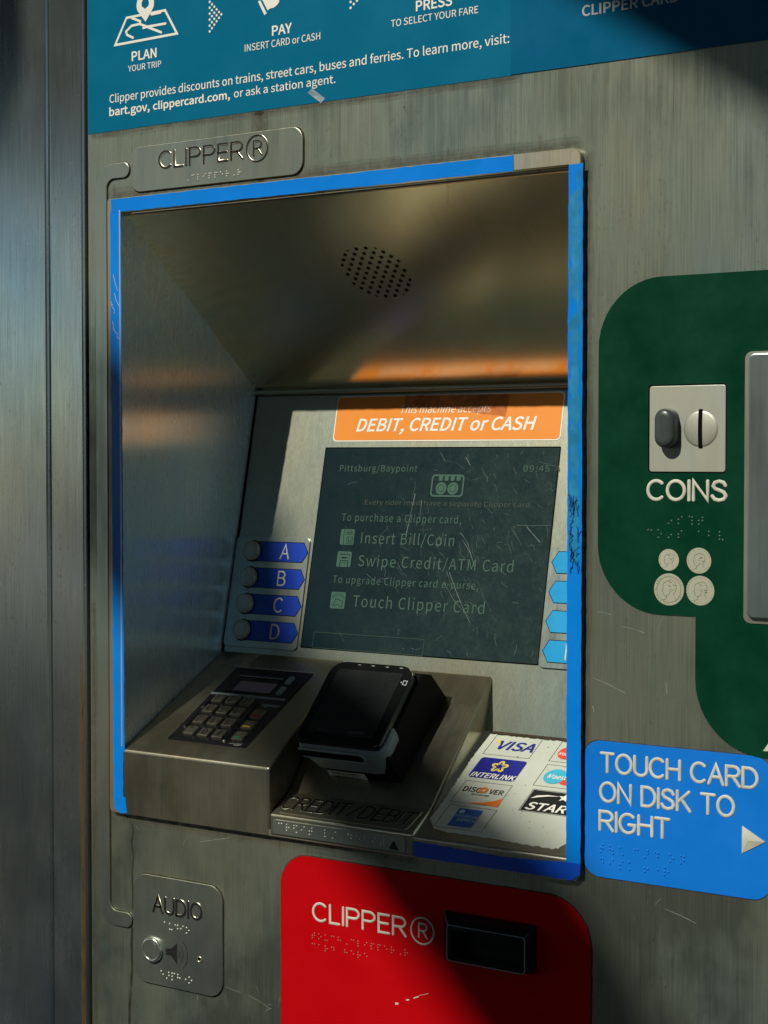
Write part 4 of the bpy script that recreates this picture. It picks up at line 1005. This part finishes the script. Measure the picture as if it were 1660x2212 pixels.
for x, y in ((1393, 240), (1290, 363)):
    a, b = SH.at(*k2_(x, y)); MB().solid(SH, rrect(a-.0030, b-.0062, a+.0030, b+.0062, .0010), .0008, .0034, .0008).build('side_key', M_lip, kp)
t_ = MB(); text(t_, SH, 'ingenico', k2_(1036, 540), k2_(1252, 555), k2_(1036, 505), h=.0012, shear=.15, bold=.006); t_.build('lettering', M_greyprint, kp)
w_ = MB(); w_.flat(SH, rough_edge(px(SH, k2_, [(640, 985), (700, 1000), (760, 1022), (820, 1005), (800, 992), (720, 985)]), .002, .0008), .0011); w_.build('pale_patch', film('dust', (.3, .3, .25), .4, .8), kp)

# ------------------------------------------------------------------ card reader
rd_ = thing('card_reader', 'black card reader terminal with blue grey lower lip on the sloping bay', 'card reader', (.25, .07, 1.10))
fo = rrect(.2030, .0005, .2990, .0980, (.007, .007, .016, .016), 8)
MB().loft(RD, [(fo, -.0065), (fo, -.0015), (inset(fo, .0005), -.0004), (inset(fo, .0015), 0)]).build('top_cover', M_black, rd_)
MB().flat(RD, rrect(.2135, .0105, .2880, .0880, .002), .0002).build('display', coat('sleeping_display', (.016, .019, .02), .3, .5, .25), rd_)
bo = rrect(.2050, .0015, .2980, .0960, .010)
base_lo = rrect(.2135, .0012, .2965, .1060, .006); base_hi = rrect(.2060, .0008, .2970, .1000, .008)
MB().loft(RD, [(base_lo, -.092), (base_lo, -.050), (base_hi, -.026), (bo, -.0064)]).build('body', M_matte, rd_)
ft0 = rrect(.2200, -.0145, .3080, .060, (.012, .012, .004, .004)); ft1 = rrect(.2150, -.0020, .3030, .060, (.010, .010, .004, .004))
MB().loft(RD, [(ft0, -.088), (ft0, -.0670), (inset(ft0, .001), -.0655), (ft1, -.0630)]).build('foot', M_matte, rd_)
# side cheek to the right, reaching the rear foot
ck = MB()
s0 = [(0.0, -.085), (0.112, -.085), (.111, -.066), (.109, -.026), (.098, -.011), (.002, -.011)]
def bh(x, b, h): return RD.w(x, b, h)
Lc = [ck.bm.verts.new(bh(.2900, b, h)) for b, h in s0]; Rc = [ck.bm.verts.new(bh(.3005, b, h)) for b, h in s0]
ck.bm.faces.new(Lc[::-1]); ck.bm.faces.new(Rc)
for i in range(len(s0)): ck.bm.faces.new((Lc[i], Lc[(i+1) % len(s0)], Rc[(i+1) % len(s0)], Rc[i]))
ck.build('side_cheek', M_matte, rd_, bevel=.0015)
l0 = rrect(.2035, -.0040, .3025, .030, (.010, .014, .004, .004), 7); l1 = rrect(.2035, -.0050, .3020, .030, (.010, .014, .004, .004), 7); l2 = rrect(.2075, -.0010, .2960, .030, (.009, .016, .004, .004), 7); l3 = rrect(.2085, .0015, .2930, .030, (.009, .016, .004, .004), 7)
MB().loft(RD, [(l3, -.0445), (l2, -.042), (l1, -.016), (l0, -.0085), (inset(l0, .002), -.0060)], cap0=True, smooth=False).build('card_lip', M_lip, rd_, smooth=False)
sl_ = MB(); sl_.solid(RW, rrect(.2095, -.0172, .2780, -.0072, .003), -.004, .0060); sl_.build('card_slot', M_gap, rd_)
sb_ = MB(); sb_.stroke(RW, [(.2095, -.0178), (.2790, -.0178)], .0016, .0050, .0018); sb_.stroke(RW, [(.2090, -.0062), (.279, -.0062), (.283, -.010), (.2800, -.0178)], .0022, .0048, .0018); sb_.build('slot_rim', M_lip, rd_)
RL = Plane(RW.w(0, 0, .0006), RW.B)
RL = Plane((0, .010-.0006, 1.131-.0006), (0, -1, 1))
st = thing('barcode_label', 'small white barcode label under the card reader lip', 'label', (.241, .045, 1.094))
RS = Plane(RD.w(0, .0008, 0), RW.B)
MB().flat(RS, [(.2195, -.0465), (.2175, -.0610), (.2630, -.0610), (.2625, -.0465)][::1], .0008).build('paper', M_white, st)
t_ = MB()
for row, b in enumerate((-.0485, -.0540)):
    a = .2235
    while a < .256:
        w = random.choice((.0003, .0005, .0008)); t_.flat(RS, [(a, b-.0022), (a+w, b-.0022), (a+w, b), (a, b)], .0010); a += w+random.choice((.0003, .0005, .0007))
put(t_, RS, '7320002018140034', .226, .258, -.0598, .0024, h=.0010); put(t_, RS, '40256 57266', .228, .252, -.0532, .0018, h=.0010)
t_.build('print', M_ink, st)
t_ = MB(); c6b = crop(1100, 2600, 1.84444)
text(t_, RD, 'ingenico', c6b(530, 612), c6b(655, 622), c6b(530, 596), h=.0004, shear=.15, bold=.006); text(t_, RD, 'AK256', c6b(308, 592), c6b(385, 597), c6b(308, 578), h=.0004)
t_.build('lettering', coat('dim_print', (.16, .18, .18), .4), rd_)
t_ = MB(); q = px(RD, c6b, [(938, 258), (968, 265), (982, 230), (952, 226)]); t_.ring(RD, q, inset(q, .0008), .0004); t_.flat(RD, px(RD, c6b, [(926, 238), (936, 248), (940, 236)]), .0004); t_.build('card_symbol', M_greyprint, rd_)
t_ = MB()
for x, y in ((635, 93), (738, 97), (843, 104), (945, 115)): a, b = RD.at(*c6b(x, y)); b = .0942; t_.flat(RD, rrect(a-.0018, b-.0003, a+.0018, b+.0003, .0002), .0004)
t_.build('status_lights', M_greyprint, rd_)

# credit/debit plate and braille strip
K4 = crop(1050, 3100, 2.37143)
cd = thing('credit_plate', 'engraved steel plate reading CREDIT/DEBIT in front of the card reader', 'sign', (.265, .01, 1.066))
c_a = [CL.at(*K4(*p)) for p in ((135, 355), (1360, 545), (1485, 350), (290, 185))]
ca0, ca1 = (c_a[0][0]+c_a[3][0])/2, (c_a[1][0]+c_a[2][0])/2
pb0, pb1 = .0035, .0375
pa0, pa1 = .1925, .3385
MB().solid(CL, rrect(pa0, pb0, pa1, pb1, .0045), 0, .0010, .0004).build('plate', M_block, cd)
la, ra_ = CL.at(*K4(205, 320)), CL.at(*K4(1320, 480)); 
d_, m_ = MB(), MB(); bl = pb0+.0062; ch = pb1-pb0-.0120
ta0, ta1 = CL.at(*K4(262, 268))[0]-.0065, CL.at(*K4(1375, 430))[0]+.0075
stroke_text(m_, CL, 'CREDIT/DEBIT', ta0, ta1, bl, ch, .0025, .0010, .0004, da=-.0003, db=-.0004)
stroke_text(d_, CL, 'CREDIT/DEBIT', ta0, ta1, bl, ch, .0022, .0016)
m_.build('lettering', M_frontblock, cd); d_.build('letter_groove', M_ink, cd)
bp = thing('braille_plate', 'narrow steel braille strip with a black triangle under the credit plate', 'sign', (.265, -.007, 1.05))
q0, q1 = RIM.at(*K4(108, 480)), RIM.at(*K4(1362, 660))
z_t = (RIM.at(*K4(150, 420))[1]+RIM.at(*K4(1330, 592))[1])/2; z_b = (RIM.at(*K4(150, 555))[1]+RIM.at(*K4(1330, 738))[1])/2
MB().solid(RIM, rrect(q0[0], z_b, q1[0], z_t, .0035), .0004, .0016, .0003).build('plate', M_plate, bp)
b_ = MB()
dots(b_, RIM, K4, [(168, 457), (192, 459), (240, 467), (240, 495), (240, 522), (262, 497), (310, 478), (334, 482), (310, 503), (334, 542), (406, 492), (383, 520), (480, 503), (480, 532), (456, 530), (456, 562),
    (603, 522), (603, 550), (603, 582), (702, 542), (676, 597), (825, 550), (850, 570), (850, 597), (825, 565), (903, 575), (928, 605), (978, 578), (978, 605), (1080, 600), (1053, 628), (1157, 605), (1157, 630), (1130, 640), (1130, 668), (1157, 655)], .0008, .0008, .0016)
b_.build('braille', M_bead, bp)
MB().flat(RIM, px(RIM, K4, [(1208, 695), (1303, 715), (1255, 615)]), .0018).build('triangle_mark', M_ink, bp)

# ------------------------------------------------------------------ card stickers on the ledge
c9 = crop(1600, 2700, 2.075)
ss = thing('sticker_sheet', 'white ragged sticker sheet of payment card logos on the lower ledge', 'sticker', (.42, .07, 1.1))
edge = px(LG, c9, [(270, 1275), (330, 1292), (450, 1318), (700, 1352), (900, 1385), (1100, 1420), (1290, 1445)])
x_r = .4950
lb = [(x_r-.006, edge[-1][1]+.0015), (x_r-.002, edge[-1][1]+.009), (x_r, .030), (x_r, .1630)]
lt = px(LG, c9, [(735, 497), (700, 545), (640, 625), (560, 745), (470, 885), (380, 1020), (300, 1130), (250, 1190), (262, 1235)])
poly = [edge[0]]+edge[1:]+lb+[(lt[0][0], .1630)]+lt
MB().solid(LG, rough_edge(poly, .0028, .0011), .0001, .0004).build('sheet', M_vinyl, ss)
HS = .0007
def frame(pts, mat=M_ink, w=.0004):
    a0, b0, a1, b1 = irect(LG, c9, pts)
    return (a0, b0, a1, b1), MB().ring(LG, rrect(a0, b0, a1, b1, .0002), rrect(a0+w, b0+w, a1-w, b1-w, .0002), HS)
f1 = [(805, 493), (1182, 537), (1080, 703), (697, 657)]; f2 = [(680, 682), (1055, 725), (950, 895), (570, 845)]; f3 = [(545, 873), (928, 925), (815, 1103), (428, 1050)]; f4 = [(410, 1073), (798, 1130), (685, 1313), (290, 1257)]
(r1, mb1), (r3, mb3), (r4, mb4) = frame(f1), frame(f3), frame(f4)
CW, CH = r1[2]-r1[0], r1[3]-r1[1]
R2 = irect(LG, c9, f2)
colx = [(r[0]) for r in (r1, R2, r3, r4)]
cxm = sum(colx)/4; cwm = (r1[2]-r1[0]+R2[2]-R2[0]+r3[2]-r3[0]+r4[2]-r4[0])/4
# column of four
c_o = mb1.build('card_logo', M_ink, ss)
t_ = MB(); text(t_, LG, 'VISA', c9(800, 612), c9(1095, 652), c9(845, 545), h=HS+.0001, shear=.2, bold=.05); t_.build('lettering', M_ivisa, c_o)
MB().flat(LG, px(LG, c9, [(797, 541), (843, 547), (832, 596), (815, 560)]), HS+.0003).build('yellow_tip', M_gold, c_o)
c_o = MB().flat(LG, rrect(R2[0], R2[1], R2[2], R2[3], .0035), HS).build('card_logo', M_ivisa, ss)
t_ = MB(); text(t_, LG, 'INTERLINK', c9(582, 840), c9(948, 888), c9(596, 803), h=HS+.0003, shear=.2, bold=.03); t_.build('lettering', M_white, c_o)
kc_ = LG.at(*c9(828, 768)); t_ = MB()
pt_ = []
for k in range(60):
    t = 2*math.pi*k/60; r = .0062*(1+.30*math.cos(5*t)); pt_.append((kc_[0]+r*math.sin(t), kc_[1]+r*math.cos(t)))
t_.stroke(LG, pt_, .0022, HS+.0003, closed=True)
for k in range(5):
    t = 2*math.pi*(k+.5)/5; t_.stroke(LG, [(kc_[0]+.0034*math.sin(t-.5), kc_[1]+.0034*math.cos(t-.5)), (kc_[0]+.0062*math.sin(t+.25), kc_[1]+.0062*math.cos(t+.25))], .0009, HS+.0003)
t_.build('knot_emblem', M_gold, c_o)
c_o = mb3.build('card_logo', M_ink, ss)
t_ = MB()
text(t_, LG, 'DISC', c9(518, 962), c9(662, 985), c9(540, 922), h=HS+.0001, bold=.02); text(t_, LG, 'VER', c9(730, 990), c9(848, 1004), c9(745, 952), h=HS+.0001, bold=.02); text(t_, LG, 'NETWORK', c9(592, 1001), c9(738, 1017), c9(600, 987), h=HS+.0001)
t_.build('lettering', M_ink, c_o)
oc = LG.at(*c9(697, 962)); t_ = MB(); t_.ring(LG, ell(*oc, .0046, .0046), ell(*oc, .0018, .0018), HS+.0002)
t_.flat(LG, px(LG, c9, [(545, 1066), (700, 1085), (815, 1103), (858, 1030), (790, 1050), (690, 1064)]), HS+.0001); t_.build('orange_swoosh', M_iorange, c_o)
c_o = mb4.build('card_logo', M_ink, ss)
bxs = irect(LG, c9, [(492, 1107), (685, 1133), (597, 1280), (403, 1250)])
MB().flat(LG, rrect(*bxs, .0002), HS+.0001).build('blue_box', M_iblue, c_o)
t_ = MB(); text(t_, LG, 'AMERICAN', c9(455, 1178), c9(637, 1203), c9(465, 1158), h=HS+.0004, bold=.03); text(t_, LG, 'EXPRESS', c9(470, 1215), c9(628, 1237), c9(480, 1192), h=HS+.0004, bold=.03); t_.build('lettering', M_ilight, c_o)
gl = LG.at(*c9(518, 1140)); t_ = MB(); t_.flat(LG, ell(*gl, .0028), HS+.0003); t_.build('pale_spot', M_ilight, c_o)
# second column, cut by the rim
def frame2(px4, w=.0004):
    a0, b0, a1, b1 = irect(LG, c9, px4); return a0, b0, a0+cwm, b1
a0 = LG.at(*c9(1290, 640))[0]; b1 = LG.at(*c9(1340, 553))[1]; b0 = LG.at(*c9(1237, 718))[1]
c_o = MB().ring(LG, rrect(a0, b0, .4945, b1, .0002), rrect(a0+.0004, b0+.0004, .4941, b1-.0004, .0002), HS).build('card_logo', M_ink, ss)
mc = LG.at(*c9(1395, 655)); MB().flat(LG, ell(mc[0], mc[1], .0098, n=36), HS+.0002).build('red_disc', M_scarlet, c_o)
MB().flat(LG, ell(mc[0]+.0125, mc[1], .0098, n=36), HS+.0001).build('yellow_disc', M_iyel, c_o)
t_ = MB(); L0 = LG.at(*c9(1318, 665)); put(t_, LG, 'MasterCard', L0[0], L0[0]+.028, L0[1]-.001, .0046, bold=.02, shear=.2, h=HS+.0004); t_.build('lettering', M_white, c_o)
a0 = LG.at(*c9(1166, 830))[0]; b1 = LG.at(*c9(1220, 745))[1]; b0 = LG.at(*c9(1113, 920))[1]
c_o = MB().ring(LG, rrect(a0, b0, .4945, b1, .0002), rrect(a0+.0004, b0+.0004, .4941, b1-.0004, .0002), HS).build('card_logo', M_ink, ss)
me_ = LG.at(*c9(1290, 848)); MB().flat(LG, ell(me_[0], me_[1], .0112, n=36), HS+.0002).build('cyan_disc', M_icyan, c_o)
MB().flat(LG, ell(me_[0]+.0145, me_[1], .0112, n=36), HS+.0001).build('red_disc', M_scarlet, c_o)
t_ = MB(); L0 = LG.at(*c9(1220, 862)); put(t_, LG, 'Maestro', L0[0], L0[0]+.026, L0[1], .0064, bold=.02, shear=.2, h=HS+.0004); t_.build('lettering', M_white, c_o)
a0 = LG.at(*c9(1045, 1040))[0]; b1 = LG.at(*c9(1095, 948))[1]; b0 = LG.at(*c9(985, 1128))[1]
c_o = MB().flat(LG, rrect(a0+.0012, b0+.0012, .4930, b1-.0012, .0002), HS).build('card_logo', M_ink, ss)
MB().ring(LG, rrect(a0, b0, .4945, b1, .0002), rrect(a0+.0004, b0+.0004, .4941, b1-.0004, .0002), HS).build('outline', M_ink, c_o)
t_ = MB(); L0 = LG.at(*c9(1030, 1118)); L1 = LG.at(*c9(1120, 1045)); put(t_, LG, 'STAR', L0[0], L0[0]+.041, L0[1]+.0004, .0105, bold=.04, shear=.15, h=HS+.0004)
sw = px(LG, c9, [(1085, 1030), (1140, 1008), (1230, 1005), (1330, 1018), (1230, 1016), (1150, 1022)]); t_.flat(LG, sw[::-1], HS+.0004)
s0_ = LG.at(*c9(1368, 1030)); star = []
for k in range(10):
    r = .0062 if k % 2 == 0 else .0026; t = math.pi*k/5; star.append((s0_[0]+r*math.sin(t), s0_[1]+r*math.cos(t)))
t_.flat(LG, star[::-1], HS+.0004); t_.build('lettering', M_white, c_o)
sp_ = MB()
for _ in range(60):
    a, b = random.uniform(.385, .49), random.uniform(.015, .155); sp_.flat(LG, ell(a, b, random.uniform(.0002, .0006), n=7), HS)
sp_.build('dirt_specks', M_grime, ss)
